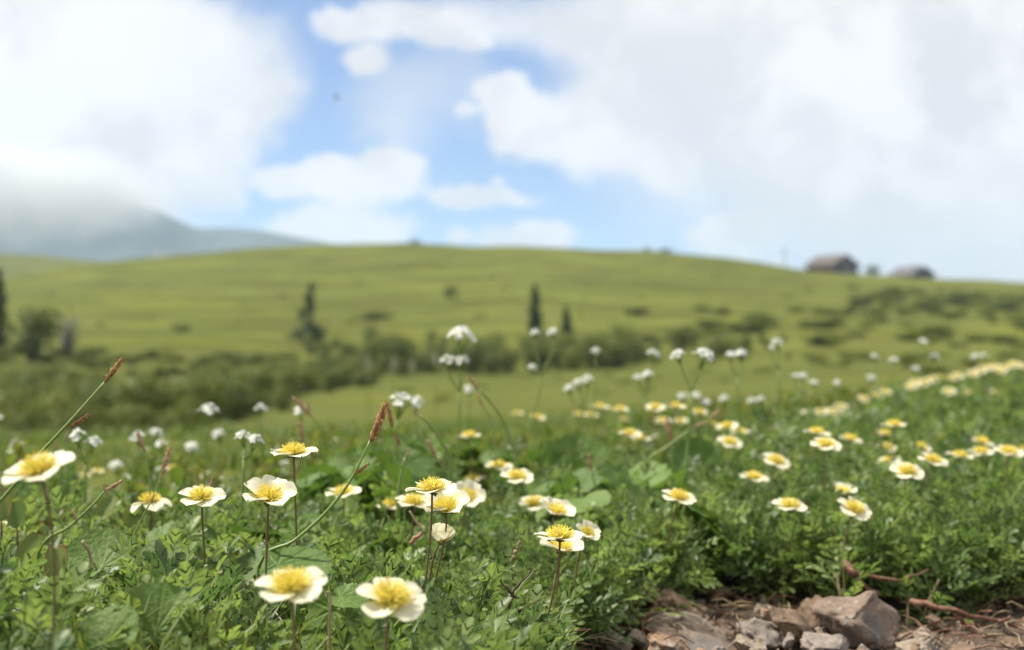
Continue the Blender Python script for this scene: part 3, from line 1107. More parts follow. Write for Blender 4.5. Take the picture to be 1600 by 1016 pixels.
def flower(px, py, w, kind, tilt, roll, label, base_dx=None, Y=None, size=1.0, group='avens flowers on the bank', spin=None, simple=False, sta=None):
    """an avens flower whose disc centre stands where the photograph shows it"""
    if Y is None: Y = 57.5 * size / w
    H = at(px, py, Y)
    tilt += rng.uniform(-3, 7) + (4 if Y < 1.3 else 2); roll += rng.uniform(-5, 5)
    if base_dx is None: base_dx = rng.uniform(-12, 12)
    bx, by = H.x + base_dx / F * Y, Y + rng.uniform(-.012, .012)
    bz = min(gz(bx, by), H.z - .03)
    root = empty('avens_flower', (bx, by, bz), label, 'flower', group)
    Hl = H - Vector((bx, by, bz))
    n = Vector((math.sin(R(roll)), -math.sin(R(tilt)), 1)).normalized()
    n = Vector((math.sin(R(roll)), -math.sin(R(tilt)), math.sqrt(max(.05, 1 - n.x ** 2 - n.y ** 2)))).normalized()
    sp = R(spin) if spin is not None else rng.uniform(0, 6.28)
    HM = Matrix.Translation(Hl) @ frame(n) @ Matrix.Rotation(sp, 4, 'Z') @ Matrix.Scale(size, 4)
    mb = MB()
    neck = Hl - n * .0018 * size
    ln = neck.length
    st = bez((0, 0, -.004), (rng.uniform(-.006, .006), rng.uniform(-.004, .004), ln * .4), neck - n * ln * .28, neck, 10)
    mb.tube(st, [.00075 - .00020 * i / 10 for i in range(11)], 6, 0, [i / 10 * .95 for i in range(11)])
    if not simple and rng.random() < .7:            # small bract on the stalk
        k = rng.randint(5, 7); a = rng.uniform(0, 6.28)
        p = st[k]; d = Vector((math.cos(a), math.sin(a), .9)) * .006; s = Vector((-math.sin(a), math.cos(a), 0)) * .0009
        mb.add([tuple(p - s), tuple(p + s), tuple(p + d)], [(0, 1, 2)], 1, [0, 0, 0])
    mb.build('stem', [M['stem_brown'], M['sepal']], root)
    elev = {'flat': (2, 8), 'cup': (4, 12), 'droop': (-6, 4), 'bud': (38, 50), 'tall': (0, 10)}[kind]
    pk = 'flat' if kind == 'tall' else kind
    for k in range(5):
        e = R(rng.uniform(*elev))
        if kind == 'bud' and k in (0, 1): e = R(14)
        m = HM @ Matrix.Rotation(k * 2 * math.pi / 5 + rng.uniform(-.10, .10), 4, 'Z') @ Matrix.Rotation(-e, 4, 'Y') @ Matrix.Rotation(.13 + rng.uniform(-.10, .10), 4, 'X')
        if kind == 'bud': m = m @ Matrix.Translation((0, 0, 0))
        copy_part('petal', rng.choice(PET[pk]), root, m)
    sk = sta or ('flat' if kind == 'droop' else kind)
    fm, am, pm = rng.choice(STA[sk])
    f = copy_part('stamens', fm, root, HM @ Matrix.Rotation(rng.uniform(0, 6), 4, 'Z'))
    copy_part('anthers', am, f, Matrix.Identity(4))
    copy_part('pistil', pm, root, HM)
    copy_part('calyx', rng.choice(CAL), root, HM @ Matrix.Rotation(.314, 4, 'Z'))
    return root


FL = [
    # px, py, width, kind, tilt to camera, roll (right side down), label, base dx
    (62, 737, 112, 'flat', 12, -8, 'big cream avens flower in front at the far left edge, leaning left', 10),
    (235, 785, 62, 'droop', -4, 0, 'small cream avens flower with drooping petals and a tall orange stamen tuft, left side', 2),
    (315, 779, 72, 'flat', 9, 2, 'open cream avens flower right of the small drooping flower on the left', 0),
    (459, 711, 75, 'flat', 2, 0, 'cream avens flower seen edge-on, highest of the near left flowers', -1),
    (420, 780, 84, 'cup', 16, 8, 'wide cream avens flower just left of the long leaning sedge stalk', -8),
    (537, 772, 56, 'flat', 10, -2, 'blurred cream avens flower crossed by the leaning sedge stalk', -6),
    (455, 922, 112, 'tall', 11, 2, 'large near cream avens flower at the bottom, left one of the front pair', -14),
    (611, 940, 108, 'tall', 20, 10, 'large near cream avens flower at the bottom with the broadest stamen tuft', -16),
    (675, 767, 80, 'flat', 5, 2, 'cream avens flower on top of the middle cluster, held on a dark stem', -18),
    (697, 797, 78, 'cup', 16, -3, 'broad cream avens flower in the middle cluster, under its top flower', -34),
    (730, 779, 56, 'cup', 34, 14, 'cream avens flower at the right of the middle cluster, turned sideways', -10),
    (647, 787, 60, 'flat', 8, 4, 'blurred cream avens flower half hidden behind the middle cluster', 4),
    (612, 791, 50, 'flat', 4, 0, 'blurred cream avens flower at the left end of the middle cluster', 2),
    (688, 846, 66, 'bud', 22, 24, 'half closed cream avens flower below the middle cluster', -16),
    (733, 683, 38, 'flat', 0, 0, 'single small cream avens flower under the tall white flower heads', 2),
    (740, 750, 36, 'flat', -1, 0, 'small cream avens flower low between the middle cluster and the far pair', 0),
    (779, 730, 44, 'flat', 6, 8, 'left flower of the small far pair right of the middle cluster', -2),
    (808, 747, 52, 'flat', 14, 4, 'right and lower flower of the small far pair right of the middle cluster', 0),
    (835, 789, 50, 'tall', 6, 2, 'cream avens flower with a rounded orange tuft left of the right-hand cluster', -6),
    (868, 803, 62, 'cup', 12, 10, 'cream avens flower just above the sharp edge-on flower', -8),
    (875, 842, 82, 'flat', -1, 1, 'sharp cream avens flower seen edge-on with a tall golden tuft', -44),
    (877, 860, 68, 'cup', 6, 8, 'cream avens flower tucked right beneath the sharp edge-on flower', -2),
    (917, 834, 44, 'cup', 26, 24, 'cream avens flower turned away at the right of the edge-on flower', -14),
    (1060, 779, 56, 'flat', 14, 10, 'single cream avens flower on a leaning stem above the round leaves', -26),
    (1178, 748, 46, 'flat', 8, 6, 'single cream avens flower right of centre, midway to the lower right pair', -14),
    (1212, 722, 46, 'flat', 14, 12, 'upper left flower of the touching pair right of centre', -6),
    (1230, 734, 40, 'flat', 6, 12, 'lower right flower of the touching pair right of centre', -4),
    (1234, 792, 54, 'flat', 12, 6, 'single cream avens flower left of the low pair over the stones', -12),
    (1316, 772, 46, 'cup', 10, 2, 'upper flower of the low pair over the lichened stone', -6),
    (1334, 797, 56, 'flat', 18, 14, 'lower flower of the low pair over the lichened stone, tipped to the right', -14),
    (1276, 678, 42, 'flat', 4, 12, 'upper flower of the pair standing left of the small crowded group', -4),
    (1290, 697, 48, 'flat', 16, 8, 'lower flower of the pair standing left of the small crowded group', -2),
    (1328, 688, 38, 'flat', 4, 10, 'cream avens flower just right of the right-hand pair, tipped rightwards', 2),
    (1243, 714, 30, 'flat', 2, 2, 'pale flower half hidden beside the touching pair', 4),
    (1397, 666, 40, 'flat', 4, 4, 'top flower of the crowded group on the right bank', -4),
    (1384, 679, 32, 'flat', 8, 6, 'second flower from the top in the crowded group on the right bank', -4),
    (1386, 701, 34, 'flat', 10, 14, 'middle flower of the crowded group on the right bank', -2),
    (1391, 722, 38, 'flat', 4, -2, 'flower behind the lowest one of the crowded group on the right bank', 0),
    (1417, 739, 52, 'flat', 18, 6, 'lowest and largest flower of the crowded group on the right bank', -4),
    (1438, 700, 36, 'flat', 6, 12, 'pale flower between the crowded group and the row at the right edge', 4),
    (1457, 721, 46, 'flat', 10, 14, 'tipped flower with a deep yellow tuft right of the crowded group', -6),
    (1500, 714, 42, 'flat', 4, 10, 'leftmost flower of the row running to the right edge', 2),
    (1534, 692, 38, 'flat', 10, 14, 'uppermost flower of the row running to the right edge', 0),
    (1533, 708, 40, 'flat', 4, 2, 'flower right below the uppermost one near the right edge', 0),
    (1576, 708, 46, 'flat', 8, 8, 'large flower of the row close to the right edge', 2),
    (1600, 719, 34, 'flat', 8, 6, 'lower of two flowers cut off by the right edge', 0),
    (1602, 704, 34, 'flat', 4, 4, 'upper of two flowers cut off by the right edge', 2),
    (-8, 828, 60, 'flat', 6, 4, 'flower almost cut off by the left edge, one white petal showing', 0),
]
for f in FL:
    own = {688: dict(Y=.745, size=.75, spin=250), 917: dict(Y=.86, size=.62)}.get(f[0], {})      # smaller blooms with their own distance
    HEADS_AT.append((f[0], f[1], f[2], own.get('Y', 57.5 / f[2])))
    flower(*f, **own)

FAR = [
    (938, 637, 28, 'upper left flower of the small far group right of the white heads', 6), (968, 641, 28, 'pale flower right of centre in the small far group', 4),
    (905, 649, 22, 'round pale flower at the left end of the small far group', 0), (923, 650, 24, 'pale flower below the small far group, second from its left end', 2),
    (840, 653, 26, 'lone far cream flower left of the small far group', 8), (974, 656, 18, 'tiny pale flower at the bottom of the small far group', 0),
    (1024, 638, 32, 'leftmost flower of the far cluster around the tall white-headed stem', 14), (1055, 637, 34, 'flower right of the leftmost in the far cluster around the tall white-headed stem', 4),
    (1035, 658, 24, 'lower left flower of the far cluster around the tall white-headed stem', 10), (1063, 659, 24, 'lowest flower of the far cluster around the tall white-headed stem', 12),
    (1093, 645, 28, 'flower at the right of the far cluster around the tall white-headed stem', 6),
    (984, 679, 36, 'left flower of the overlapping pair above the big round leaves', 12), (1000, 686, 32, 'right flower of the overlapping pair above the big round leaves', 6),
    (1114, 665, 24, 'left one of three far flowers in a slanting line', 2), (1136, 668, 36, 'middle one of three far flowers in a slanting line', 8), (1157, 677, 32, 'right one of three far flowers in a slanting line', 6),
    (1140, 693, 40, 'flower below the three in a slanting line', 12),
    (1482, 613, 22, 'left one of two yellow flowers side by side on the far green bank', 24), (1509, 615, 19, 'right one of two yellow flowers side by side on the far green bank', 24),
    (1556, 614, 18, 'lone pale flower on the dark far bank near the right edge', 20),
    (270, 734, 28, 'blurred pale flower low on the left behind the sedge tips', 2), (362, 743, 28, 'blurred pale flower low under the white head on the left', 4),
    (132, 743, 20, 'leftmost of three dim yellowish blurs behind the big left flower', 2), (152, 737, 20, 'middle one of three dim yellowish blurs behind the big left flower', 2), (182, 748, 22, 'rightmost of three dim yellowish blurs behind the big left flower', 2),
    (808, 647, 20, 'tiny white far flower left of the lone far cream flower', 0),
]
for (px, py, w, lab, tl) in FAR:
    HEADS_AT.append((px, py, w, 1.85 if px < 400 else 57.5 / w))
    flower(px, py, w, 'flat', tl, rng.uniform(-4, 10), lab, simple=True, Y=(1.85 if px < 400 else None), size=(w * 1.85 / 57.5 if px < 400 else 1.0))
ROW = [(1263, 646), (1283, 644), (1302, 644), (1314, 636), (1350, 624), (1368, 619), (1384, 613), (1422, 605), (1431, 599), (1440, 603), (1446, 597), (1455, 595), (1466, 591), (1485, 592),
       (1497, 588), (1520, 585), (1532, 580), (1541, 576), (1555, 574), (1561, 581), (1567, 577), (1577, 573), (1586, 569), (1598, 573)]
for i, (px, py) in enumerate(ROW):
    HEADS_AT.append((px, py, 22, 57.5 / (22 - 3.5 * i / len(ROW))))
    flower(px, py, 22 - 3.5 * i / len(ROW), 'flat', 16 + rng.uniform(-6, 6), rng.uniform(-8, 8), 'small pale cream flower in the far row along the crest of the right bank',
           group='far row of flowers along the crest of the right bank', simple=True)

scatter_all()

# ------------------------------------------------------------------ white clustered flowers on tall stems


def floret(mb, m, r, D):
    for k in range(5):
        a = k * 1.2566 + r.uniform(-.15, .15)
        mm = m @ Matrix.Rotation(a, 4, 'Z') @ Matrix.Rotation(-r.uniform(-.15, .45), 4, 'Y')
        L = D * .5; W = D * .40
        vs = [(0, 0, 0), (L * .45, -W * .45, .04 * D), (L * .5, 0, 0), (L * .45, W * .45, .04 * D), (L * .85, -W * .40, .02 * D), (L * .9, W * .40, .02 * D), (L * 1.0, 0, -.02 * D)]
        mb.add([tuple(mm @ Vector(v)) for v in vs], [(0, 1, 2), (0, 2, 3), (1, 4, 6, 2), (2, 6, 5, 3)], 0, [.1, .6, .6, .6, 1, 1, 1])
    vs = [tuple(m @ Vector((.09 * D * math.cos(j * 1.047), .09 * D * math.sin(j * 1.047), .03 * D))) for j in range(6)] + [tuple(m @ Vector((0, 0, .10 * D)))]
    mb.add(vs, [(j, (j + 1) % 6, 6) for j in range(6)], 2)


def head_mesh(seed, n=9, flat=.55):
    """white flower cluster, 1 across, stalks joining at its foot"""
    r = random.Random(seed)
    mb = MB()
    for i in range(n):
        k = math.sqrt((i + .4) / n)
        a = i * 2.4 + r.uniform(-.3, .3)
        p = Vector((math.cos(a) * k * .38, math.sin(a) * k * .38, flat * (.35 - .5 * k * k) + .25 + r.uniform(-.04, .04)))
        d = Vector((p.x * 1.2, p.y * 1.2, .45 + r.uniform(-.1, .2))).normalized()
        floret(mb, Matrix.Translation(p) @ frame(d), r, r.uniform(.34, .44))
        mb.tube([(0, 0, -.45), tuple(p * .45 + Vector((0, 0, -.22))), tuple(p - d * .01)], [.024, .020, .018], 4, 1, .3, False)
    return mb.mesh('flower_head', [M['white'], M['stem_green'], M['pistil']])


HEADS = [head_mesh(50 + i, n) for i, n in enumerate((10, 8, 9, 7, 12))]


def white_flower(heads, Y, base, label, fork=None, group='white clustered flowers on tall stems', rad=.0011):
    """heads: (px, py, width px[, tip roll]); base: px, py of the foot of the stem"""
    B = at(base[0], base[1], Y)
    B.z = gz(B.x, B.y)
    root = empty('white_flower', B, label, 'flower', group)
    fk = at(*fork, Y) - B if fork else None
    mb = MB()
    if fk is not None: mb.tube(bez((0, 0, -.004), (0, 0, fk.z * .4), fk - Vector((0, 0, fk.z * .3)), fk, 8), [rad * 1.25 - i * rad * .03 for i in range(9)], 6, 0, .4)
    for h in heads:
        px, py, w = h[:3]; roll = h[3] if len(h) > 3 else rng.uniform(-14, 14)
        s = w / F * Y
        T = at(px, py, Y) - B + Vector((0, rng.uniform(-.004, .004), 0))
        n = Vector((math.sin(R(roll)), -.22, 1)).normalized()
        foot = T - n * (.45 * s)
        o = fk if fk is not None else Vector((0, 0, -.004))
        seg = (foot - o).length
        mb.tube(bez(o, o + (Vector((0, 0, seg * .4)) if fk is None else (foot - o) * .3), foot - n * seg * .25, foot, 8), [rad - i * rad * .035 for i in range(9)], 6, 0, .4)
        copy_part('flower_head', rng.choice(HEADS), root, Matrix.Translation(T) @ frame(n) @ Matrix.Rotation(rng.uniform(0, 6), 4, 'Z') @ Matrix.Scale(s, 4))
    mb.build('stem', M['stem_green'], root)
    return root


WF = [
    ([(720, 535, 48, 6), (700, 570, 30), (722, 569, 28)], 1.45, (712, 740), 'tallest white flower left of centre with one big head over two small ones', (718, 612)),
    ([(733, 613, 20)], 1.9, (728, 700), 'tiny white head just right of the tall white stem left of centre', None),
    ([(624, 637, 48, 12)], 1.25, (620, 760), 'broad white head behind the brown upright sedge tip', None),
    ([(650, 636, 32)], 1.5, (655, 720), 'dim white head just right of the broad one behind the sedge tip', None),
    ([(326, 650, 38, 10)], 1.35, (322, 760), 'round white head alone against the dark thicket on the left', None),
    ([(378, 689, 30, -8), (398, 694, 32, 18)], 1.0, (372, 800), 'sharpest white head on the left, right above the wide cream flower', (381, 718)),
    ([(343, 684, 26)], 1.6, (343, 750), 'small dim white head left of the sharpest white head', None),
    ([(409, 642, 22)], 1.6, (410, 720), 'small white head against the hollow, left of a flat one', None),
    ([(470, 649, 30)], 1.5, (470, 730), 'flat white head above the edge-on cream flower', None),
    ([(124, 688, 34, -10), (146, 698, 32, 18)], 1.15, (130, 800), 'double white head right of the big left flower', (134, 726)),
    ([(218, 688, 28)], 1.4, (220, 780), 'left one of three dim white heads near the brown sedge tips', None),
    ([(243, 683, 28)], 1.55, (246, 760), 'middle one of three dim white heads near the brown sedge tips', None),
    ([(251, 700, 24)], 1.6, (252, 760), 'lower one of three dim white heads near the brown sedge tips', None),
    ([(300, 704, 26)], 1.7, (300, 760), 'low dim white head under the round one on the left', None),
    ([(25, 699, 22)], 1.6, (27, 770), 'dim white bud above the big left flower', None),
    ([(182, 733, 26)], 1.7, (182, 780), 'faint flat white head low on the left', None),
    ([(20, 767, 24), (42, 772, 26)], 1.3, (30, 820), 'pair of small white heads below the big left flower', (30, 795)),
    ([(-3, 657, 20)], 1.3, (0, 780), 'white head cut off by the left edge', None),
    ([(836, 524, 19), (865, 523, 20), (832, 577, 17)], 1.75, (815, 690), 'tall forked white flower in front of the slim conifer', (846, 585)),
    ([(931, 553, 19)], 1.9, (926, 690), 'single white head right of the forked white flower', None),
    ([(890, 611, 20), (905, 604, 24), (918, 598, 24)], 1.8, (912, 700), 'slanting row of white heads on one stem above the far group', (910, 640)),
    ([(1018, 558, 25, 20)], 1.9, (1014, 690), 'white head against the grassy hollow right of centre', None),
    ([(997, 594, 20), (1012, 590, 22)], 1.7, (1008, 700), 'twin white heads low against the grassy hollow right of centre', (1007, 625)),
    ([(1062, 560, 27, -14), (1097, 563, 38, 14)], 1.3, (1065, 770), 'bright forked white flower tallest right of centre', (1080, 612)),
    ([(1142, 559, 20), (1159, 557, 22)], 1.7, (1153, 690), 'pale twin white head right of the bright forked one', (1152, 590)),
    ([(1215, 540, 22), (1207, 546, 14)], 1.9, (1218, 680), 'highest white head on the right standing alone', (1217, 580)),
    ([(1066, 623, 20)], 2.2, (1066, 680), 'dim white head in the far cluster, left of the bright stem foot', None),
    ([(1088, 622, 20)], 2.2, (1088, 680), 'dim white head in the far cluster, right of the bright stem', None),
    ([(1102, 633, 20)], 2.2, (1102, 680), 'dim white head at the right end of the far cluster', None),
    ([(1133, 626, 18)], 2.3, (1133, 680), 'faint white head left of the paired faint heads', None),
    ([(1173, 630, 18), (1189, 627, 16)], 2.2, (1180, 690), 'paired faint white heads above the slanting three flowers', (1180, 650)),
    ([(1243, 592, 16), (1255, 591, 18)], 2.1, (1252, 680), 'faint broad white head left of the two faint single heads', (1250, 615)),
    ([(1271, 601, 16)], 2.2, (1271, 670), 'left one of two faint single white heads on the right', None),
    ([(1307, 602, 17)], 2.2, (1307, 660), 'right one of two faint single white heads on the right', None),
    ([(1365, 562, 18)], 2.4, (1363, 660), 'left white head of the two over the dark hollow at right', None),
    ([(1397, 566, 17)], 2.4, (1397, 650), 'right white head of the two over the dark hollow at right', None),
    ([(1443, 538, 18)], 2.5, (1443, 640), 'high white head near the right edge against the heath', None),
    ([(1460, 561, 18)], 2.5, (1466, 640), 'white head on a green stem above the far flower row', None),
    ([(1524, 560, 15), (1537, 559, 15)], 2.8, (1530, 620), 'flat white head near the right edge above the far row', (1530, 580)),
    ([(1361, 595, 20)], 2.4, (1361, 660), 'faint white head just above the left part of the far row', None),
    ([(1432, 580, 16)], 2.6, (1432, 640), 'faint white head touching the far row from above', None),
]
for heads, Y, base, lab, fork in WF: white_flower(heads, Y, base, lab, fork)

# ------------------------------------------------------------------ sedges


def spike_mesh(seed, mat, n=26):
    """flower spike along +Z, 1 long: overlapping pointed scales"""
    r = random.Random(seed)
    mb = MB()
    mb.tube([(0, 0, 0), (0, 0, .5), (0, 0, .95)], [.05, .075, .02], 6, 0, .2)
    for i in range(n):
        k = i / n
        a = i * 2.4 + r.uniform(-.3, .3)
        R0 = .060 * math.sin(math.pi * (k * .85 + .12)) + .015
        L = r.uniform(.17, .26); w = r.uniform(.035, .055)
        d = Vector((math.cos(a), math.sin(a), 0)); s = Vector((-d.y, d.x, 0))
        b = d * R0 * .6 + Vector((0, 0, k * .86))
        o = r.uniform(.25, .6)
        p1 = b + d * (o * L * .35) + Vector((0, 0, L * .45)); p2 = b + d * (o * L * .5) + Vector((0, 0, L))
        tn = r.uniform(0, 1)
        mb.add([tuple(b), tuple(p1 - s * w), tuple(p1 + d * w * .7), tuple(p1 + s * w), tuple(p2)], [(0, 1, 2), (0, 2, 3), (1, 4, 2), (2, 4, 3)], 0, [tn, tn, tn * .5, tn, 1])
    for i in range(6):
        a = r.uniform(0, 6.28); z = r.uniform(.05, .6)
        d = Vector((math.cos(a), math.sin(a), .5))
        mb.tube([d * .05 + Vector((0, 0, z)), d * .12 + Vector((0, 0, z + .02)), d * .13 + Vector((0, 0, z - .03))], .007, 3, 0, 1.0, False)
    return mb.mesh('spike', M[mat])


SPK = {k: [spike_mesh(70 + i, k) for i in range(3)] for k in ('spike', 'spike_pale')}


def sedge(Y, stem, spikes, label, mat='spike', rad=.0008, width=1.0, bract=None):
    """stem: px points from foot to tip; spikes: (foot px,py, tip px,py)"""
    B = at(stem[0][0], stem[0][1], Y)
    B.z = min(gz(B.x, B.y), B.z)
    root = empty('sedge_stalk', B, label, 'sedge', 'brown tipped sedge stalks')
    pts = [Vector((0, 0, -.003))] + [at(p[0], p[1], Y + (p[2] if len(p) > 2 else 0)) - B for p in stem]
    sp = spline(pts, 5)
    mb = MB()
    n = len(sp)
    mb.tube(sp, [rad * (1.2 - .5 * i / n) for i in range(n)], 6, 0, [.8 * i / n for i in range(n)])
    if bract:
        a, b = at(bract[0], bract[1], Y) - B, at(bract[2], bract[3], Y) - B
        mb.tube([a, (a + b) / 2 + Vector((0, 0, .001)), b], [rad * .7, rad * .6, rad * .1], 4, 0, .5)
    mb.build('stem', M['stem_green'], root)
    for (x0, y0, x1, y1) in spikes:
        a, b = at(x0, y0, Y) - B, at(x1, y1, Y) - B
        L = (b - a).length * 1.04
        m = Matrix.Translation(a) @ frame(b - a) @ Matrix.Diagonal((width * L, width * L, L, 1))
        copy_part('spike', rng.choice(SPK[mat]), root, m)
    return root


sedge(.73, [(-60, 850), (5, 778), (60, 712), (110, 658), (165, 596)], [(164, 597, 192, 561), (110, 667, 139, 648)], 'long sharp sedge stalk leaning right over the big left flower, brown tip', rad=.0009)
sedge(.74, [(405, 885), (460, 845), (510, 800), (548, 750), (579, 688)], [(580, 690, 604, 628), (554, 742, 577, 724)], 'sharp sedge stalk leaning right in the middle with a reddish brown tip', rad=.0009)
sedge(.98, [(632, 780), (628, 735), (622, 695), (613, 668)], [(613, 668, 605, 632), (626, 696, 615, 676)], 'thin sedge with a hanging brown tip right of the middle reddish one', rad=.0006)
sedge(1.25, [(560, 745), (522, 690), (486, 650)], [(486, 650, 458, 621), (484, 645, 481, 628)], 'blurred sedge bent left above the edge-on flower', 'spike_pale', .001)
sedge(1.15, [(808, 740), (802, 700), (782, 650), (748, 607)], [(748, 608, 731, 588)], 'blurred thick sedge arching left below the tall white heads', 'spike_pale', .0013)
sedge(1.3, [(775, 720), (768, 660), (755, 636)], [(755, 637, 747, 618)], 'thin blurred sedge just beneath the arching one', 'spike_pale', .0009)
sedge(1.1, [(705, 735), (690, 690), (668, 660), (655, 650)], [(655, 650, 645, 640)], 'blurred sedge curving left under the broad white head', 'spike_pale', .0014)
sedge(1.2, [(478, 735), (474, 692)], [(474, 692, 468, 658)], 'upright blurred sedge right behind the edge-on flower', 'spike_pale', .0009)
sedge(.95, [(235, 780), (232, 740), (227, 706)], [(227, 706, 214, 675)], 'left one of two pale brown sedge tips above the small drooping flower', 'spike_pale', .0008)
sedge(.95, [(240, 790), (246, 760), (253, 738)], [(253, 740, 266, 699), (250, 746, 261, 733)], 'right one of two pale brown sedge tips above the small drooping flower', 'spike_pale', .0008)
sedge(.82, [(60, 865), (110, 822), (150, 784), (163, 768)], [(163, 768, 191, 752), (163, 768, 161, 755), (114, 796, 119, 814)], 'low sedge stalk leaning right below the big left flower', 'spike_pale', .0008)
sedge(1.0, [(622, 790), (626, 745), (633, 716)], [(633, 717, 640, 702)], 'green sedge with a single pale bud left of the middle cluster', 'spike_pale', .0014)
sedge(1.05, [(702, 760), (694, 735), (682, 716)], [(682, 717, 668, 687)], 'sedge with a pinkish brown tip above the middle cluster', 'spike_pale', .0009)
sedge(1.1, [(708, 770), (702, 745), (696, 728)], [(696, 730, 690, 715)], 'short brown sedge tip just above the top flower of the middle cluster', 'spike_pale', .0009)
sedge(1.2, [(935, 790), (930, 760), (924, 735)], [(924, 736, 919, 708)], 'upright sedge with a pale orange tip left of the big round leaves', 'spike_pale', .0011)
sedge(1.35, [(1050, 760), (1050, 720), (1048, 690)], [(1048, 692, 1041, 652)], 'upright blurred sedge left of the bright white stem', 'spike_pale', .001)
sedge(1.3, [(1010, 730), (1040, 700), (1085, 667)], [(1085, 667, 1104, 659), (1108, 656, 1124, 640)], 'blurred sedge leaning right across the bright white stem', 'spike_pale', .0011)
sedge(1.2, [(108, 760), (105, 720), (105, 693)], [(105, 694, 105, 672)], 'taller one of two pink buds behind the long leaning stalk', 'spike_pale', .0008)
sedge(1.2, [(96, 770), (92, 730), (89, 706)], [(89, 708, 87, 688)], 'lower one of two pink buds behind the long leaning stalk', 'spike_pale', .0008)
sedge(.95, [(322, 800), (325, 780), (328, 765)], [(328, 767, 333, 743)], 'pale sedge bud behind the open flower on the left', 'spike_pale', .0008)
sedge(.8, [(177, 910), (198, 860), (222, 810), (235, 785)], [(235, 786, 241, 772)], 'green stalk crossing behind the small drooping flower', 'spike_pale', .0007)
sedge(1.4, [(596, 680), (600, 660), (606, 650)], [(606, 652, 612, 640)], 'short brown tip hidden beside the broad white head', 'spike_pale', .0008)
# ------------------------------------------------------------------ single broad leaves near the camera


def broad_leaf(px, py, size, Y, nrm, tipdir, label, seed, sq=1.0):
    D = size / F * Y
    C = at(px, py, Y)
    n = Vector(nrm).normalized()
    fr = frame(n, tipdir)
    m3 = fr.to_3x3()
    joint = C + m3 @ Vector((-.18 * D, 0, 0))
    bx, by = joint.x - m3.col[0].x * .4 * D + rng.uniform(-.004, .004), joint.y + .006
    bz = min(gz(bx, by), joint.z - .01)
    root = empty('broad_leaf', (bx, by, bz), label, 'leaf', 'broad round leaves among the carpet')
    B = Vector((bx, by, bz))
    o = broad_leaf_mesh(seed, sq).build('blade', M['broad'], root)
    o.matrix_local = Matrix.Translation(C - B) @ fr @ Matrix.Scale(D, 4)
    mb = MB()
    j = joint - B
    mb.tube(bez((0, 0, -.004), (0, 0, j.z * .5), j - m3.col[0] * (.3 * D), j - m3.col[2] * .0004, 7), [.0014 - .0001 * i for i in range(8)], 6, 0, .3)
    mb.build('leaf_stalk', M['stem_green'], root)


for i, a in enumerate([
    (246, 968, 118, .60, (.15, -.85, .55), (.1, 0, 1), 'pale green broad leaf standing upright at the lower left, veins fanning out'),
    (170, 992, 100, .57, (-.2, -.75, .65), (0, -.2, 1), 'broad leaf at the bottom edge left of the upright fan-veined leaf'),
    (455, 884, 118, .73, (.1, -.30, 1), (1, .1, 0), 'sharp serrated leaf lying flat above the left front flower'),
    (395, 884, 84, .78, (-.3, -.35, .9), (-1, 0, .2), 'round leaf just left of the sharp serrated leaf'),
    (520, 975, 130, .68, (-.55, -.62, .3), (.5, 0, -1), 'large dark leaf hanging between the two front flowers'),
    (542, 934, 66, .66, (.1, -.4, .9), (1, -.3, .1), 'small serrated leaf between the two front flowers'),
    (155, 872, 100, .78, (0, -.65, .7), (-.3, 0, 1), 'serrated leaf standing behind the carpet under the low leaning sedge'),
    (268, 852, 104, .88, (.1, -.5, .8), (1, 0, .2), 'broad leaf behind the stem of the small drooping flower'),
    (540, 842, 92, 1.08, (.1, -.7, .6), (.2, 0, 1), 'big blurred leaf below the flower crossed by the leaning stalk'),
    (478, 838, 88, .95, (-.1, -.5, .8), (-1, 0, .3), 'blurred leaf left of the big one under the crossed flower'),
    (1006, 748, 80, 1.35, (-.2, -.35, .9), (1, -.2, .2), 'grey-sheened round leaf at the top of the leafy patch'),
    (975, 826, 90, 1.2, (-.3, -.35, .85), (-1, 0, .3), 'pale sheened leaf left of the dark gap in the leafy patch'),
    (1015, 838, 100, 1.2, (.3, -.75, .5), (.6, 0, .8), 'upright round leaf beneath the single leaning cream flower'),
    (1046, 800, 90, 1.28, (.1, -.8, .5), (0, 0, 1), 'large leaf right behind the upright one in the leafy patch'),
    (985, 800, 80, 1.3, (-.1, -.8, .5), (-.2, 0, 1), 'small cupped leaf at the middle of the leafy patch'),
    (1090, 730, 90, 1.5, (.1, -.8, .5), (.2, 0, 1), 'blurred leaf beside the foot of the bright white stem'),
    (900, 735, 110, 1.5, (-.1, -.8, .5), (0, 0, 1), 'wide blurred leaf left of the upright pale orange sedge tip'),
]):
    broad_leaf(*a, seed=900 + i)

# ------------------------------------------------------------------ leaf sprigs at the edge of the path


def leaf_sprig(px, py, Y, s, label, seed, n=7, lean=(0, -.3)):
    r = random.Random(seed)
    P = at(px, py, Y)
    z = gz(P.x, P.y)
    root = empty('leaf_sprig', (P.x, P.y, z + .004), label, 'leafy sprig', 'leaf sprigs at the path edge')
    h = max(.008, P.z - z)
    tilt = Matrix.Rotation(-lean[1], 4, 'X') @ Matrix.Rotation(lean[0], 4, 'Y')
    mb = MB(); mb.tube([(0, 0, -.01), tuple(tilt @ Vector((0, 0, h * .5))), tuple(tilt @ Vector((0, 0, h)))], .0010, 5, 0, .7)
    mb.build('stem', M['stem_brown'], root)
    for m in leaf_mats(r, n, h * .9):
        lb = MB(); avens_leaf(lb, Matrix.Identity(4), .024 * s * r.uniform(.8, 1.15), r, 3)
        o = lb.build('leaf', M['avens_leaf'], root); o.matrix_local = tilt @ m


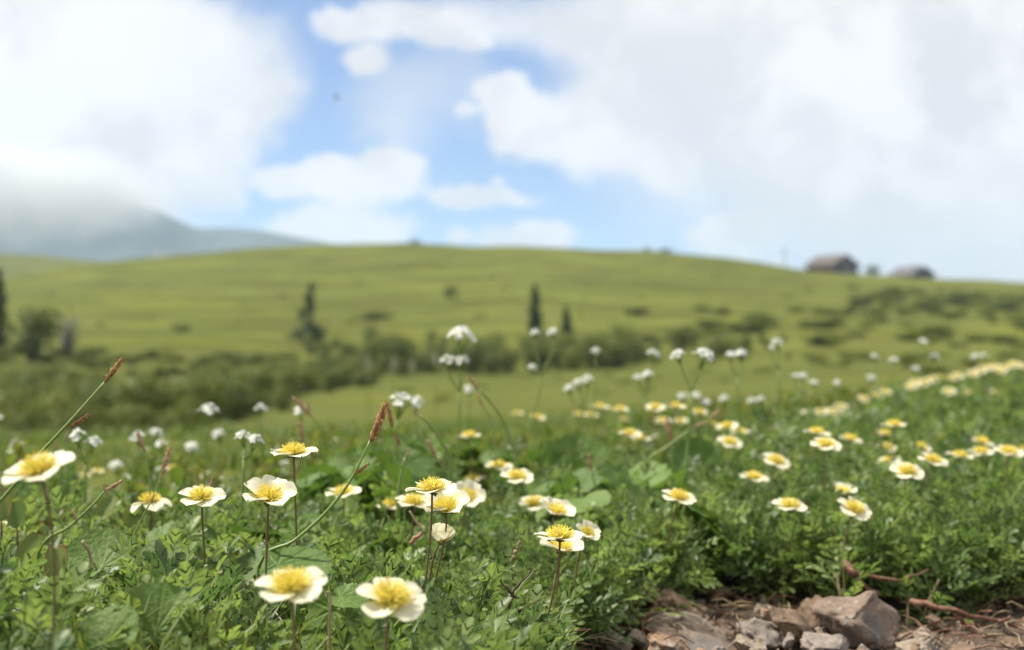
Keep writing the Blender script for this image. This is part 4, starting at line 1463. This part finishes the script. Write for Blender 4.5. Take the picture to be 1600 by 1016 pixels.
leaf_sprig(1432, 905, 1.00, 1.25, 'leaf sprig right of the lichened stone with one leaf hanging over the path', 1, 9, (.5, .2))
leaf_sprig(1418, 925, .99, .9, 'small leaf sprig drooping beside the upper right corner of the lichened stone', 6, 5, (.2, .7))
leaf_sprig(1322, 905, .98, 1.2, 'leaf sprig covering the top left of the lichened stone', 2, 9, (-.1, .25))
leaf_sprig(962, 945, .97, 1.0, 'leaf sprig left of the reddish fronted stone at the path edge', 3, 8, (.1, .2))
leaf_sprig(1010, 905, 1.04, 1.0, 'pale leaf sprig overhanging the stones at the left of the dark earth', 4, 8, (.2, .3))
leaf_sprig(1270, 900, 1.06, 1.0, 'leaf sprig hanging above the dark brown block', 5, 7, (0, .4))
leaf_sprig(1560, 890, 1.12, 1.1, 'leaf sprig hanging over the gravel near the right edge', 7, 8, (0, .4))

# ------------------------------------------------------------------ stones, grit, twigs


def stone_mesh(seed, mat, npt=15, rough=.075, bev=.11, boxy=.5):
    r = random.Random(seed)
    bm = bmesh.new()
    for i in range(npt):
        v = Vector((r.gauss(0, 1), r.gauss(0, 1), r.gauss(0, 1))).normalized()
        m = max(abs(v.x), abs(v.y), abs(v.z))
        v = v * ((1 - boxy) + boxy / m * .85) * r.uniform(.85, 1.05) * .5
        bm.verts.new(v)
    res = bmesh.ops.convex_hull(bm, input=bm.verts)
    bmesh.ops.delete(bm, geom=[v for v in bm.verts if not v.link_faces], context='VERTS')
    bmesh.ops.dissolve_limit(bm, angle_limit=R(12), verts=bm.verts, edges=bm.edges)
    bmesh.ops.bevel(bm, geom=list(bm.edges), offset=bev, segments=2, profile=.6, affect='EDGES', clamp_overlap=True)
    bmesh.ops.triangulate(bm, faces=bm.faces)
    for _ in range(3):
        es = [e for e in bm.edges if e.calc_length() > .09]
        if not es: break
        bmesh.ops.subdivide_edges(bm, edges=es, cuts=1)
        bmesh.ops.triangulate(bm, faces=[f for f in bm.faces if len(f.verts) > 3])
    bm.normal_update()
    for v in bm.verts:
        p = v.co * 3.0 + Vector((seed, 0, 0))
        v.co += v.normal * (rough * mnoise.fractal(p, 1.0, 2.0, 4) + rough * .4 * mnoise.noise(p * 4))
    # fit the unit box
    lo = Vector([min(v.co[k] for v in bm.verts) for k in range(3)]); hi = Vector([max(v.co[k] for v in bm.verts) for k in range(3)])
    for v in bm.verts:
        v.co = Vector([(v.co[k] - lo[k]) / (hi[k] - lo[k]) - .5 for k in range(3)])
    me = bpy.data.meshes.new('stone')
    bm.to_mesh(me); bm.free()
    me.polygons.foreach_set('use_smooth', [True] * len(me.polygons))
    me.materials.append(M[mat])
    return me


def stone(px, py, w, h, Y, depth, rot, mat, label, seed, group='stones along the path', boxy=.5, npt=15):
    """w, h: size in photo pixels; depth in metres"""
    me = stone_mesh(seed, mat, boxy=boxy, npt=npt)
    o = bpy.data.objects.new('stone', me)
    c = at(px, py, Y)
    W, H = w / F * Y, h / F * Y
    # carry the scale in the mesh so that the grain keeps its size
    me.transform(Matrix.Diagonal((W, depth, H, 1)))
    me.transform(Euler((R(rot[0]), R(rot[1]), R(rot[2]))).to_matrix().to_4x4())
    o.location = c
    COL.objects.link(o)
    return tag(o, label, 'stone', group)


ST = [
    (1345, 975, 132, 104, .94, .055, (6, 14, 12), 'st_pink', 'big tilted pinkish grey stone with lichen patches', 1),
    (1236, 974, 96, 34, .94, .035, (15, 38, 0), 'st_brown', 'long brown stone slanting down to the right beside the big lichened one', 2),
    (1080, 1004, 150, 50, .93, .08, (14, 5, 4), 'st_pink', 'wide flat pinkish slab in the middle of the stones', 3),
    (1062, 958, 96, 26, 1.0, .05, (22, 5, -6), 'st_brown', 'flat brown stone with a pale top behind the wide slab', 4),
    (993, 998, 38, 30, .915, .02, (0, 0, 0), 'st_tan', 'small rounded tan stone left of the wide slab', 5),
    (963, 1006, 46, 40, .91, .03, (0, 10, 10), 'st_tan', 'greenish tan stone at the bottom edge, leftmost of all', 6),
    (1040, 1007, 62, 36, .895, .03, (8, 4, 0), 'st_orange', 'pale stone with an orange face below the wide slab', 7),
    (1188, 990, 70, 40, .935, .04, (10, 20, 0), 'st_grey', 'grey pink rounded stone left of the long slanting one', 8),
    (1163, 1008, 34, 28, .905, .02, (0, 0, 0), 'st_tan', 'small tan pebble right of the wide slab at the bottom', 9),
    (1183, 1012, 30, 24, .90, .02, (0, 0, 0), 'st_tan', 'second small tan pebble at the bottom, under the grey pink stone', 10),
    (1282, 962, 64, 54, .99, .045, (0, 5, 10), 'st_brown', 'dark brown block squeezed behind the left of the big lichened stone', 11),
    (1292, 1010, 78, 32, .905, .04, (10, 0, 0), 'st_grey', 'white speckled grey stone at the bottom below the big lichened one', 12),
    (1428, 1013, 56, 18, .905, .03, (5, 0, 0), 'st_tan', 'flat tan stone at the bottom right of the big lichened one', 13),
    (1442, 998, 30, 30, .935, .025, (0, -12, 0), 'st_tan', 'upright dull tan stone right of the big lichened one', 14),
    (1506, 1016, 44, 18, .905, .025, (0, 0, 0), 'st_brown', 'brownish stone in the grit at the bottom right', 15),
    (1462, 972, 46, 18, .985, .025, (10, 25, 0), 'st_brown', 'small brown slab tilted in the shade under the hanging sprig', 16),
    (1198, 961, 24, 20, .97, .015, (0, 20, 0), 'st_orange', 'little orange stone at the top of the long slanting one', 17),
    (1232, 1002, 22, 26, .915, .015, (0, 0, 0), 'st_grey', 'little pale stone under the long slanting one', 18),
    (1582, 1006, 36, 18, .92, .02, (0, 0, 20), 'st_brown', 'dull brown stone in the grit at the right edge', 19),
    (1128, 925, 34, 16, 1.07, .02, (10, 0, 0), 'st_brown', 'small brown stone in the dark earth beneath the leaves', 20),
    (1050, 968, 26, 16, .955, .012, (0, 10, 0), 'st_tan', 'little pale stone lying against the flat brown one', 21),
    (978, 968, 30, 20, .965, .015, (0, 0, 0), 'st_pink', 'little pinkish stone at the left of the wide slab', 22),
]
for s in ST: stone(*s)

GRIT = []
for i in range(7):
    me = stone_mesh(60 + i, ('st_tan', 'st_brown', 'st_pink', 'st_grey', 'st_orange', 'st_brown', 'st_tan')[i], npt=10, boxy=.2)
    me.transform(Matrix.Diagonal((.010, .008, .006, 1)))
    GRIT.append(bpy.data.objects.new('grit', me))
STRAWS = []
for i in range(5):
    r = random.Random(800 + i)
    mb = MB()
    L = r.uniform(.018, .045)
    mb.tube([(0, 0, 0), (L * .35, r.uniform(-.003, .003), r.uniform(0, .004)), (L * .7, r.uniform(-.004, .004), .003), (L, r.uniform(-.006, .006), .001)], [.0006, .0006, .0005, .0003], 4)
    STRAWS.append(mb.build('dry_bit', M['straw' if i < 2 else 'root'], link=False))
P = []
for _ in range(1500):
    x = rng.uniform(.02, .52); y = rng.uniform(.78, 1.2)
    if y > float(trail_edge(x)) + .02 or abs(pxo(x, y) - CX) > 850: continue
    big = rng.random() < (.10 if x < .27 else .02)
    P.append((x, y, gz(x, y) + .004, rng.uniform(0, 6), rng.uniform(0, 6), rng.uniform(0, 6), rng.uniform(1.2, 2.0) if big else rng.uniform(.22, .75)))
scatter('path_grit', GRIT, P, 'loose grit and pebbles strewn over the brown path', 'gravel')
P = []
for _ in range(420):
    x = rng.uniform(.0, .5); y = float(trail_edge(max(x, .03))) + rng.gauss(-.04, .07)
    if y < .6: continue
    P.append((x, y, gz(x, y) + rng.uniform(.004, .010), rng.gauss(0, .2), rng.gauss(0, .25), rng.uniform(0, 6.28), rng.uniform(.6, 1.2)))
for _ in range(520):
    y = rng.uniform(.45, 1.3); px = rng.uniform(-50, 1100); x = (px - CX) / F * y
    P.append((x, y, gz(x, y) + rng.uniform(.004, .022), rng.gauss(0, .4), rng.gauss(0, .5), rng.uniform(0, 6.28), rng.uniform(.6, 1.2)))
scatter('dry_litter', STRAWS, P, 'dry brown plant litter along the edge of the path', 'litter')


def twig(paths, Y, label, rad=.0016, mat='twig', name='twig', group='bare twigs among the leaves'):
    p0 = paths[0][0]
    B = at(p0[0], p0[1], Y)
    mb = MB()
    for k, path in enumerate(paths):
        pts = [at(p[0], p[1], Y + (p[2] if len(p) > 2 else 0)) - B for p in path]
        sp = spline(pts, 5)
        sp = [p + Vector((rng.gauss(0, 1), rng.gauss(0, 1), rng.gauss(0, 1))) * rad * .35 for p in sp]
        n = len(sp)
        rr = rad * (1 if k == 0 else .7)
        mb.tube(sp, [rr * (1.1 - .7 * i / n) * rng.uniform(.85, 1.2) for i in range(n)], 6)
    o = mb.build(name, M[mat])
    o.location = B
    return tag(o, label, 'twig', group)


twig([[(768, 992, .01), (800, 962), (846, 937, -.005)], [(790, 972), (800, 930), (830, 892)], [(806, 935), (790, 920), (780, 905)]], .72, 'dark forked twig standing left of the sharp edge-on stem', .0013)
twig([[(960, 1000), (985, 972), (1028, 958)], [(985, 972), (1000, 990)]], .95, 'brown twig lying left of the wide slab', .0016, 'root')
twig([[(915, 1005), (930, 975), (960, 945), (990, 935)]], .93, 'thin twig at the left end of the stones', .0013, 'root')
twig([[(1425, 940, .02), (1490, 955), (1560, 972), (1620, 985)], [(1490, 955), (1520, 985), (1545, 1000)], [(1560, 972), (1580, 962)]], .965, 'long reddish root stretching right across the grit', .0022, 'root')
twig([[(1322, 880, .02), (1340, 905), (1375, 935)], [(1330, 892), (1400, 905), (1450, 893)]], 1.0, 'reddish branch running under the leaves above the lichened stone', .0026, 'root')
twig([[(330, 955), (345, 975), (362, 992)], [(345, 975), (335, 990)]], .62, 'short brown twig right of the upright fan-veined leaf', .0012)
twig([[(275, 1010), (290, 990), (305, 975)], [(290, 990), (330, 1000)]], .60, 'dark twig at the bottom near the upright fan-veined leaf', .0012)
twig([[(515, 1030), (515, 975), (515, 930), (508, 926)]], .58, 'bare upright flower stalk between the two front flowers', .0007, 'straw')
twig([[(130, 845), (140, 870), (152, 892)]], .74, 'pale dead stalk among the red rimmed leaves at left', .0010, 'straw')
twig([[(640, 850), (660, 830), (650, 815), (640, 800)]], .85, 'curled pinkish dry stalk under the middle cluster', .0012, 'spike_pale')
twig([[(800, 880), (806, 862), (812, 845)]], .9, 'pale dry stalk right of the half closed flower', .0016, 'straw')
twig([[(1480, 910), (1520, 912), (1580, 905)]], 1.08, 'pale dry twig lying under the leaves at right', .0015, 'straw')

# ------------------------------------------------------------------ red rimmed leaves near the left edge


def oval_thing(px, py, w, Y, nrm, tip, label, seed):
    r = random.Random(seed)
    C = at(px, py, Y); L = w / F * Y
    fr = frame(nrm, tip); x = fr.to_3x3().col[0]
    base = C - x * L * .5
    gx, gy = base.x, base.y + .004
    B = Vector((gx, gy, min(gz(gx, gy), base.z - .01)))
    root = empty('red_rimmed_leaf', B, label, 'leaf', 'red rimmed oval leaves on the left')
    mb = MB(); oval_leaf(mb, Matrix.Identity(4), L, L * .62, r)
    o = mb.build('blade', M['oval'], root); o.matrix_local = Matrix.Translation(base - B) @ fr
    mb = MB(); mb.tube(bez((0, 0, -.003), (0, 0, (base - B).z * .5), base - B - x * .004, base - B, 5), .0008, 5, 0, .8)
    mb.build('leaf_stalk', M['stem_brown'], root)


for a in [
    (88, 880, 58, .72, (.1, -.9, .3), (0, 0, 1), 'large oval leaf with a thin red rim, left of the pale dead stalk', 1),
    (45, 862, 60, .72, (-.4, -.8, .3), (.3, 0, 1), 'oval leaf with a dark red rim under the big left flower', 2),
    (25, 805, 46, .85, (.2, -.9, .3), (-.1, 0, 1), 'upright reddish oval leaf near the left edge', 3),
    (2, 790, 52, .82, (.3, -.9, .2), (0, 0, 1), 'dark red oval leaf cut off by the left edge', 4),
    (105, 775, 40, 1.0, (0, -.9, .3), (.1, 0, 1), 'blurred red tipped leaf behind the low leaning sedge', 5),
    (205, 808, 40, .95, (.2, -.9, .3), (.1, 0, 1), 'blurred red tipped leaf left of the small drooping flower', 6),
    (165, 795, 46, .98, (-.1, -.9, .4), (.3, 0, 1), 'yellow green oval leaf left of the red tipped one', 7),
]:
    oval_thing(*a)

# ------------------------------------------------------------------ shrubs, thicket, trees


def shrub_mesh(seed, n=900, leaf=.085, lumps=7):
    """low bush, 1 wide and 1 high from its foot: leaf clusters through several lobes, twigs inside"""
    r = random.Random(seed)
    mb = MB(); tw = MB()
    L = []
    for i in range(lumps):
        a = r.uniform(0, 6.28); d = r.uniform(0, .32)
        L.append((Vector((math.cos(a) * d, math.sin(a) * d, r.uniform(.25, .68))), r.uniform(.16, .30)))
    for c, s in L: tw.tube([(0, 0, 0), tuple(c * .5 + Vector((0, 0, -.05))), tuple(c)], [.02, .015, .008], 4)
    for i in range(n):
        c, s = r.choice(L)
        d = Vector((r.gauss(0, 1), r.gauss(0, 1), r.gauss(0, 1))).normalized()
        p = c + d * s * r.uniform(.45, 1.45)
        if p.z < .02: continue
        nn = (d + Vector((r.gauss(0, .5), r.gauss(0, .5), r.gauss(.3, .5)))).normalized()
        m = Matrix.Translation(p) @ frame(nn, (r.gauss(0, 1), r.gauss(0, 1), r.gauss(0, 1)))
        l = leaf * r.uniform(.6, 1.3)
        mb.add([tuple(m @ Vector(v)) for v in ((-l * .5, 0, 0), (0, -l * .32, l * .08), (l * .55, 0, -l * .1), (0, l * .32, l * .08))], [(0, 1, 2, 3)])
    return mb, tw


SHB = [shrub_mesh(500 + i, 850, .075, 9) for i in range(5)]
SH_LEAF = [a.mesh('foliage', M['shrubleaf']) for a, b in SHB]
SH_TWIG = [b.mesh('twigs', M['bark']) for a, b in SHB]


def whole_shrub(i):
    a, b = SHB[i]
    mb = MB(); mb.add(a.v, a.f, 0, a.a); mb.add(b.v, b.f, 1, b.a)
    return mb.build('bush', [M['shrubleaf'], M['bark']], link=False)


BUSH = [whole_shrub(i) for i in range(5)]
HBUSH = []
for i in range(5):
    a, c = shrub_mesh(560 + i, 700, .13, 6)
    mb = MB(); mb.add([(x * 2.2, y * 1.6, z * .55) for x, y, z in a.v], a.f, 0, a.a)
    HBUSH.append(mb.build('heath_bush', M['heathleaf'], link=False))


def shrub(px, ybase, ytop, w, Y, label, group='dark shrubs on the meadow and hill', i=None):
    B = at(px, ybase, Y)
    z = gz(B.x, B.y)
    root = empty('shrub', (B.x, B.y, z - .02), label, 'shrub', group)
    s = Matrix.Rotation(rng.uniform(0, 6), 4, 'Z')
    sc = Matrix.Diagonal((w / F * Y * .62 / .5 * .62, w / F * Y * .62 / .5 * .62, max(.1, at(px, ytop, Y).z - z) / .82, 1))
    k = rng.randrange(5) if i is None else i
    copy_part('foliage', SH_LEAF[k], root, sc @ s)
    copy_part('twigs', SH_TWIG[k], root, sc @ s)


for a in [
    (45, 562, 482, 150, 54, 'tall very dark bush at the left edge below the cropped conifer'),
    (1340, 492, 462, 90, 118, 'dark shrub patch right of centre on the lower slope below the huts'),
    (1440, 508, 470, 110, 112, 'widest dark shrub patch on the slope at the right'),
    (1495, 500, 458, 100, 120, 'upper dark shrub patch beside the widest one at the right'),
    (1575, 500, 470, 80, 116, 'dark shrub patch on the slope at the right edge'),
    (1398, 488, 466, 60, 120, 'small shrub between the two big dark patches on the right slope'),
    (1178, 502, 488, 60, 88, 'small dark shrub alone low on the slope right of centre'),
    (1070, 530, 505, 120, 70, 'low spreading shrub at the foot of the hill right of centre'),
    (1120, 548, 522, 110, 62, 'green low shrub at the edge of the grassy hollow right of centre'),
    (975, 540, 508, 70, 62, 'small shrub at the right end of the long dark hedge'),
    (285, 515, 505, 70, 82, 'flat dark shrub streak low on the hill at left'),
    (590, 494, 484, 110, 95, 'flat dark shrub streak right of the bare trunked conifer'),
    (700, 460, 447, 50, 112, 'green bush alone high on the open slope'),
    (648, 384, 374, 34, 200, 'bush on the skyline left of the middle'),
    (1012, 398, 387, 26, 200, 'left bush of the low pair on the skyline'),
    (1040, 398, 388, 34, 200, 'right bush of the low pair on the skyline'),
    (1362, 430, 415, 40, 200, 'bush on the skyline between the two huts'),
    (110, 428, 416, 14, 190, 'tiny bush on the skyline at far left'),
]:
    shrub(*a)


def thicket(name, rows, label, cat='thicket', kinds=None):
    P = []
    for (n, x0, x1, Y0, Y1, h0, h1, w0, w1) in rows:
        for _ in range(n):
            px = rng.uniform(x0, x1); Y = rng.uniform(Y0, Y1); X = (px - CX) / F * Y
            P.append((X, Y, gz(X, Y) - .06, 0, 0, rng.uniform(0, 6.28), rng.uniform(h0, h1)))
    return scatter(name, kinds or BUSH, P, label, cat)


thicket('left_thicket', [(50, -200, 300, 10.5, 15, .30, .50, 0, 0), (50, -200, 330, 15, 19, .5, .8, 0, 0), (50, -220, 400, 19, 24, .45, .8, 0, 0), (50, -240, 460, 24, 31, .45, .85, 0, 0),
                         (70, -260, 520, 31, 40, .45, .85, 0, 0), (60, 300, 580, 40, 50, .45, .85, 0, 0)],
        'tangled dark low scrub filling the hollow on the left').name = 'thicket'
thicket('hedge', [(22, 480, 640, 48, 55, .6, 1.0, 0, 0), (64, 580, 1000, 54, 62, .8, 1.6, 0, 0), (50, 480, 1060, 60, 74, .6, 1.2, 0, 0), (26, 940, 1250, 56, 72, .4, .8, 0, 0)],
        'long dark band of dwarf shrubs at the foot of the hill')
thicket('heath_patches', [(40, 980, 1700, 64, 105, .7, 1.5, 0, 0), (30, 1250, 1750, 24, 60, .35, .6, 0, 0), (60, -100, 1300, 85, 160, .25, .45, 0, 0), (120, -280, 480, 38, 62, .5, .9, 0, 0), (40, 620, 1300, 24, 50, .15, .3, 0, 0), (110, 1330, 1750, 100, 150, .6, 1.1, 0, 0), (24, 1250, 1750, 70, 100, .4, .6, 0, 0)],
        'scattered low heath shrubs dotting the green hill', 'heath', HBUSH)


def conifer(px, ybase, ytop, Y, label, seed, style):
    r = random.Random(seed)
    B = at(px, ybase, Y)
    z = gz(B.x, B.y)
    H = at(px, ytop, Y).z - z
    root = empty('conifer_tree', (B.x, B.y, z - .05), label, 'tree', 'small conifers at the foot of the hill')
    tb = MB()
    bend = [Vector((r.gauss(0, .02) * H, 0, H * k / 8)) for k in range(9)]
    bend[0] = Vector((0, 0, -.05))
    tb.tube(bend, [H * (.030 - .0031 * k) for k in range(9)], 7)
    cr = MB()

    def spray(o, d, L, dens):
        side = d.cross(Vector((0, 0, 1))).normalized()
        tb.tube([o, o + d * L * .5 + Vector((0, 0, -.03 * L)), o + d * L], [H * .007, H * .005, H * .002], 4)
        for _ in range(int(dens * L / H * 130)):
            t = r.uniform(.12, 1.0)
            p = o + d * (L * t) + side * r.gauss(0, .16 * L * (1.15 - t)) + Vector((0, 0, r.gauss(-.02, .03) * H - .05 * L * t * t))
            m = Matrix.Translation(p) @ frame(Vector((r.gauss(0, .6), r.gauss(0, .6), 1)), (r.gauss(0, 1), r.gauss(0, 1), 0))
            l = H * .045 * r.uniform(.7, 1.3)
            cr.add([tuple(m @ Vector(v)) for v in ((-l, 0, 0), (0, -l * .4, 0), (l, 0, -l * .3), (0, l * .4, 0))], [(0, 1, 2, 3)])
    n = 46
    for i in range(n):
        k = i / n
        zz = H * (.05 + .93 * k)
        a = i * 2.4 + r.uniform(-.4, .4)
        d = Vector((math.cos(a), math.sin(a), -.12 + .3 * k)).normalized()
        if style == 'flag':
            if k > .22 and d.x > .15 and k < .93: continue
            if .30 < k < .46 or .78 < k < .88: 
                if r.random() < .8: continue
            L = H * (.42 if k < .2 else .30 * (1 - .5 * k)) * r.uniform(.6, 1.1) * (1.2 if d.x < 0 else .6)
            if k > .6: L *= .65
        elif style == 'slim': L = H * (.17 * (1 - k) ** .8 + .04) * r.uniform(.6, 1.15)
        else: L = H * (.28 * (1 - k) ** .8 + .06) * r.uniform(.6, 1.1)
        spray(Vector((0, 0, zz)), d, L, 1.3)
    tb.build('trunk', M['bark'], root)
    cr.build('crown', M['needle'], root)


conifer(488, 532, 437, 72, 'wind-flagged conifer with a half bare trunk and dense skirt, left of centre', 1, 'flag')
conifer(836, 522, 440, 80, 'slim tall conifer rising from the dark hedge near the middle', 2, 'slim')
conifer(885, 520, 476, 80, 'short conifer just right of the slim tall one', 3, 'small')
conifer(-4, 520, 414, 62, 'conifer cut off by the left edge above the dark bush', 4, 'slim')


def snag():
    B = at(105, 526, 56); B.z = gz(B.x, B.y)
    root = empty('dead_bush', B, 'grey weathered dead bush right of the tall dark bush', 'bush')
    mb = MB()
    r = random.Random(5)
    for i in range(46):
        a = r.uniform(0, 6.28)
        h = r.uniform(.5, 1.75); d = r.uniform(.1, .75)
        mb.tube([(0, 0, 0), (math.cos(a) * d * .4, math.sin(a) * d * .4, h * .6), (math.cos(a) * d, math.sin(a) * d, h)], [.03, .025, .010], 4)
    mb.build('branches', M['snag'], root)


snag()


def pale_spike(px, py, label):
    Y = 19.0
    C = at(px, py, Y); z = gz(C.x, C.y)
    root = empty('flower_spike', (C.x, C.y, z), label, 'flower', 'pale flower spikes in the hollow')
    r = random.Random(int(px))
    top = C.z - z + .07
    mb = MB(); mb.tube([(0, 0, 0), (0, 0, top * .5), (0, 0, top)], .008, 5)
    mb.build('stem', M['stem_green'], root)
    mb = MB()
    for i in range(36):
        a = i * 2.4; k = i / 36
        p = Vector((math.cos(a) * .055 * (1.1 - k), math.sin(a) * .055 * (1.1 - k), top - .16 + .17 * k))
        floret(mb, Matrix.Translation(p) @ frame((math.cos(a), math.sin(a), .6)), r, .026)
    mb.build('flower_head', [M['spikelet'], M['stem_green'], M['stem_green']], root)


M['spikelet'] = plain('pale_spikelet', (0.30, 0.29, 0.20), (0.42, 0.40, 0.30), .7, 20)
pale_spike(576, 566, 'leftmost pale flower spike against the dark hedge')
pale_spike(616, 567, 'second pale flower spike from the left against the dark hedge')
pale_spike(645, 571, 'third pale flower spike from the left against the dark hedge')
pale_spike(681, 560, 'rightmost pale flower spike, beside the tall white heads')

# ------------------------------------------------------------------ huts and mast on the skyline
M['hut_grey'] = plain('grey_boards', (0.13, 0.13, 0.14), (0.17, 0.165, 0.17), .8, 1.5)
M['hut_red'] = plain('red_brown_boards', (0.15, 0.075, 0.06), (0.20, 0.10, 0.085), .8, 1.5)
M['hut_roof'] = plain('brown_sheet_roof', (0.085, 0.066, 0.058), (0.11, 0.088, 0.078), .6, 1.0)
M['roof_grey'] = plain('grey_sheet_roof', (0.10, 0.095, 0.098), (0.13, 0.12, 0.124), .6, 1.0)
M['dark'] = plain('dark_opening', (0.02, 0.02, 0.022), (0.03, 0.03, 0.034), .3, 2)
M['frame'] = plain('pale_frame', (0.30, 0.29, 0.28), (0.36, 0.35, 0.34), .6, 2)


def box(mb, c, s, mi=0):
    x, y, z = c; a, b, d = s[0] / 2, s[1] / 2, s[2] / 2
    v = [(x + i * a, y + j * b, z + k * d) for i in (-1, 1) for j in (-1, 1) for k in (-1, 1)]
    mb.add(v, [(0, 1, 3, 2), (4, 6, 7, 5), (0, 4, 5, 1), (2, 3, 7, 6), (0, 2, 6, 4), (1, 5, 7, 3)], mi)


def hut(px, Y, rotz, W, D, wall, ridge, label, front, side, roofm, low=1.5, red=False):
    B = at(px, 420, Y); B.z = gz(B.x, B.y) - low - .30
    root = empty('mountain_hut', B, label, 'hut')
    root.rotation_euler.z = R(rotz)
    mb = MB()
    wl = wall + low; rg = ridge + low
    a, b = W / 2, D / 2                       # gable faces -Y
    v = [(-a, -b, 0), (a, -b, 0), (a, -b, wl), (0, -b, rg - .12), (-a, -b, wl), (-a, b, 0), (a, b, 0), (a, b, wl), (0, b, rg - .12), (-a, b, wl)]
    mb.add(v, [(0, 1, 2, 3, 4), (9, 8, 7, 6, 5)], 0)
    mb.add(v, [(1, 6, 7, 2), (5, 0, 4, 9)], 1)
    mb.build('wall', [front, side], root, smooth=False)
    rf = MB()
    t = .14; ov = .35
    sl = (rg - wl) / a
    for s in (-1, 1):
        e = a + ov
        p = [(0, -b - ov, rg), (s * e, -b - ov, rg - sl * e), (s * e, b + ov, rg - sl * e), (0, b + ov, rg)]
        q = [(x, y, z + t) for x, y, z in p]
        rf.add(p + q, [(0, 1, 2, 3), (7, 6, 5, 4), (0, 4, 5, 1), (1, 5, 6, 2), (2, 6, 7, 3), (3, 7, 4, 0)])
    rf.build('roof', roofm, root, smooth=False)
    ch = MB(); box(ch, (a * .45, b * .3, rg - sl * a * .45 + .45), (.4, .4, .9)); ch.build('chimney', front, root, smooth=False)
    d = MB(); box(d, (-a * .45, -b - .03, low + .95), (.9, .06, 1.9)); d.build('door', M['dark'], root, smooth=False)
    for x in (.15, .55):
        w = MB(); box(w, (a * x, -b - .025, low + 1.35), (.9, .05, .8)); wo = w.build('window', M['frame'], root, smooth=False)
        p = MB(); box(p, (a * x, -b - .055, low + 1.35), (.74, .02, .64)); p.build('pane', M['dark'], wo, smooth=False)


hut(1300, 206, 36, 5.6, 5.0, 1.3, 2.7, 'grey gabled mountain hut with a reddish brown side on the skyline', M['hut_grey'], M['hut_red'], M['hut_roof'], 1.6)
hut(1424, 212, 32, 4.8, 4.4, .9, 2.1, 'smaller dim grey hut on the skyline, right of the reddish one', M['hut_grey'], M['hut_grey'], M['roof_grey'], 1.8)


def mast():
    Y = 204
    B = at(1226, 414, Y); B.z = gz(B.x, B.y) - .3
    root = empty('mast', B, 'thin grey mast on the skyline left of the reddish hut', 'mast')
    mb = MB(); mb.tube([(0, 0, 0), (0, 0, 1.6), (0, 0, 3.3)], [.09, .08, .06], 8); mb.build('pole', M['snag'], root)
    mb = MB(); box(mb, (0, 0, 2.6), (.9, .08, .08)); mb.build('crossarm', M['snag'], root, smooth=False)


mast()


def insect():
    C = at(526, 155, 3.4)
    root = empty('flying_insect', C, 'tiny dark flying insect blurred against the blue sky', 'insect')
    mb = MB(); mb.tube([(-.006, 0, -.002), (-.002, 0, 0), (.004, 0, .001), (.007, 0, .002)], [.0006, .0018, .0020, .0010], 6)
    mb.build('body', M['frame'], root)
    for s in (1, -1):
        mb = MB()
        mb.add([(0, 0, .001), (-.006, .004 * s, .008), (-.001, .006 * s, .011), (.003, .003 * s, .007)], [(0, 1, 2, 3)])
        mb.build('wing', M['straw'], root)


insect()


# ------------------------------------------------------------------ air
def haze_box():
    me = bpy.data.meshes.new('haze')
    bm = bmesh.new()
    bmesh.ops.create_cube(bm, size=1)
    bm.to_mesh(me); bm.free()
    me.transform(Matrix.Translation((0, 1590, 60)) @ Matrix.Diagonal((5200, 3400, 240, 1)))
    m = bpy.data.materials.new('thin_air')
    m.use_nodes = True
    nt = NT(m.node_tree); nt.n.clear()
    o = nt.new('ShaderNodeOutputMaterial')
    v = nt.new('ShaderNodeVolumePrincipled')
    v.inputs['Color'].default_value = (.60, .77, 1.0, 1)
    v.inputs['Density'].default_value = HAZE
    v.inputs['Anisotropy'].default_value = .2
    nt.l.new(v.outputs[0], o.inputs['Volume'])
    me.materials.append(m)
    ob = bpy.data.objects.new('haze', me)
    COL.objects.link(ob)
    tag(ob, 'thin bluish haze in front of the distant mountain', 'haze', kind='stuff')


HAZE = 0.00030
haze_box()


def mist(px, py, rx, ry, Y, ryd, dens, label, seed):
    """a bank of drifting cloud lying against the mountain"""
    c = at(px, py, Y)
    bm = bmesh.new()
    bmesh.ops.create_icosphere(bm, subdivisions=3, radius=1)
    me = bpy.data.meshes.new('mist'); bm.to_mesh(me); bm.free()
    o = bpy.data.objects.new('mist', me)
    o.location = c
    o.scale = (rx / F * Y, ryd, ry / F * Y)
    COL.objects.link(o)
    m = bpy.data.materials.new('drifting_mist'); m.use_nodes = True
    nt = NT(m.node_tree); nt.n.clear()
    out = nt.new('ShaderNodeOutputMaterial')
    tc = nt.new('ShaderNodeTexCoord')
    geo = nt.new('ShaderNodeNewGeometry')
    r = nt.vmath('LENGTH', tc.outputs['Object'])
    n = nt.noise(nt.vmath('ADD', geo.outputs['Position'], (seed * 100, 0, 0)), 0.022, 3, 0.55)
    d = nt.math('ADD', nt.math('SUBTRACT', 1.0, r), nt.math('MULTIPLY', nt.math('SUBTRACT', n, 0.5), 1.1))
    d = nt.math('MULTIPLY', nt.mapr(d, 0.05, 0.75), nt.mapr(r, 1.0, 0.75))
    v = nt.new('ShaderNodeVolumePrincipled')
    v.inputs['Color'].default_value = (.88, .885, .89, 1)
    nt.l.new(nt.math('MULTIPLY', d, dens), v.inputs['Density'])
    nt.l.new(v.outputs[0], out.inputs['Volume'])
    me.materials.append(m)
    return tag(o, label, 'mist', kind='stuff')


SC.cycles.volume_step_rate = 1.0
SC.cycles.volume_max_steps = 256
mist(10, 300, 330, 100, 1190, 110, 0.032, 'grey white mist hiding the summit and left flank of the mountain', 1)
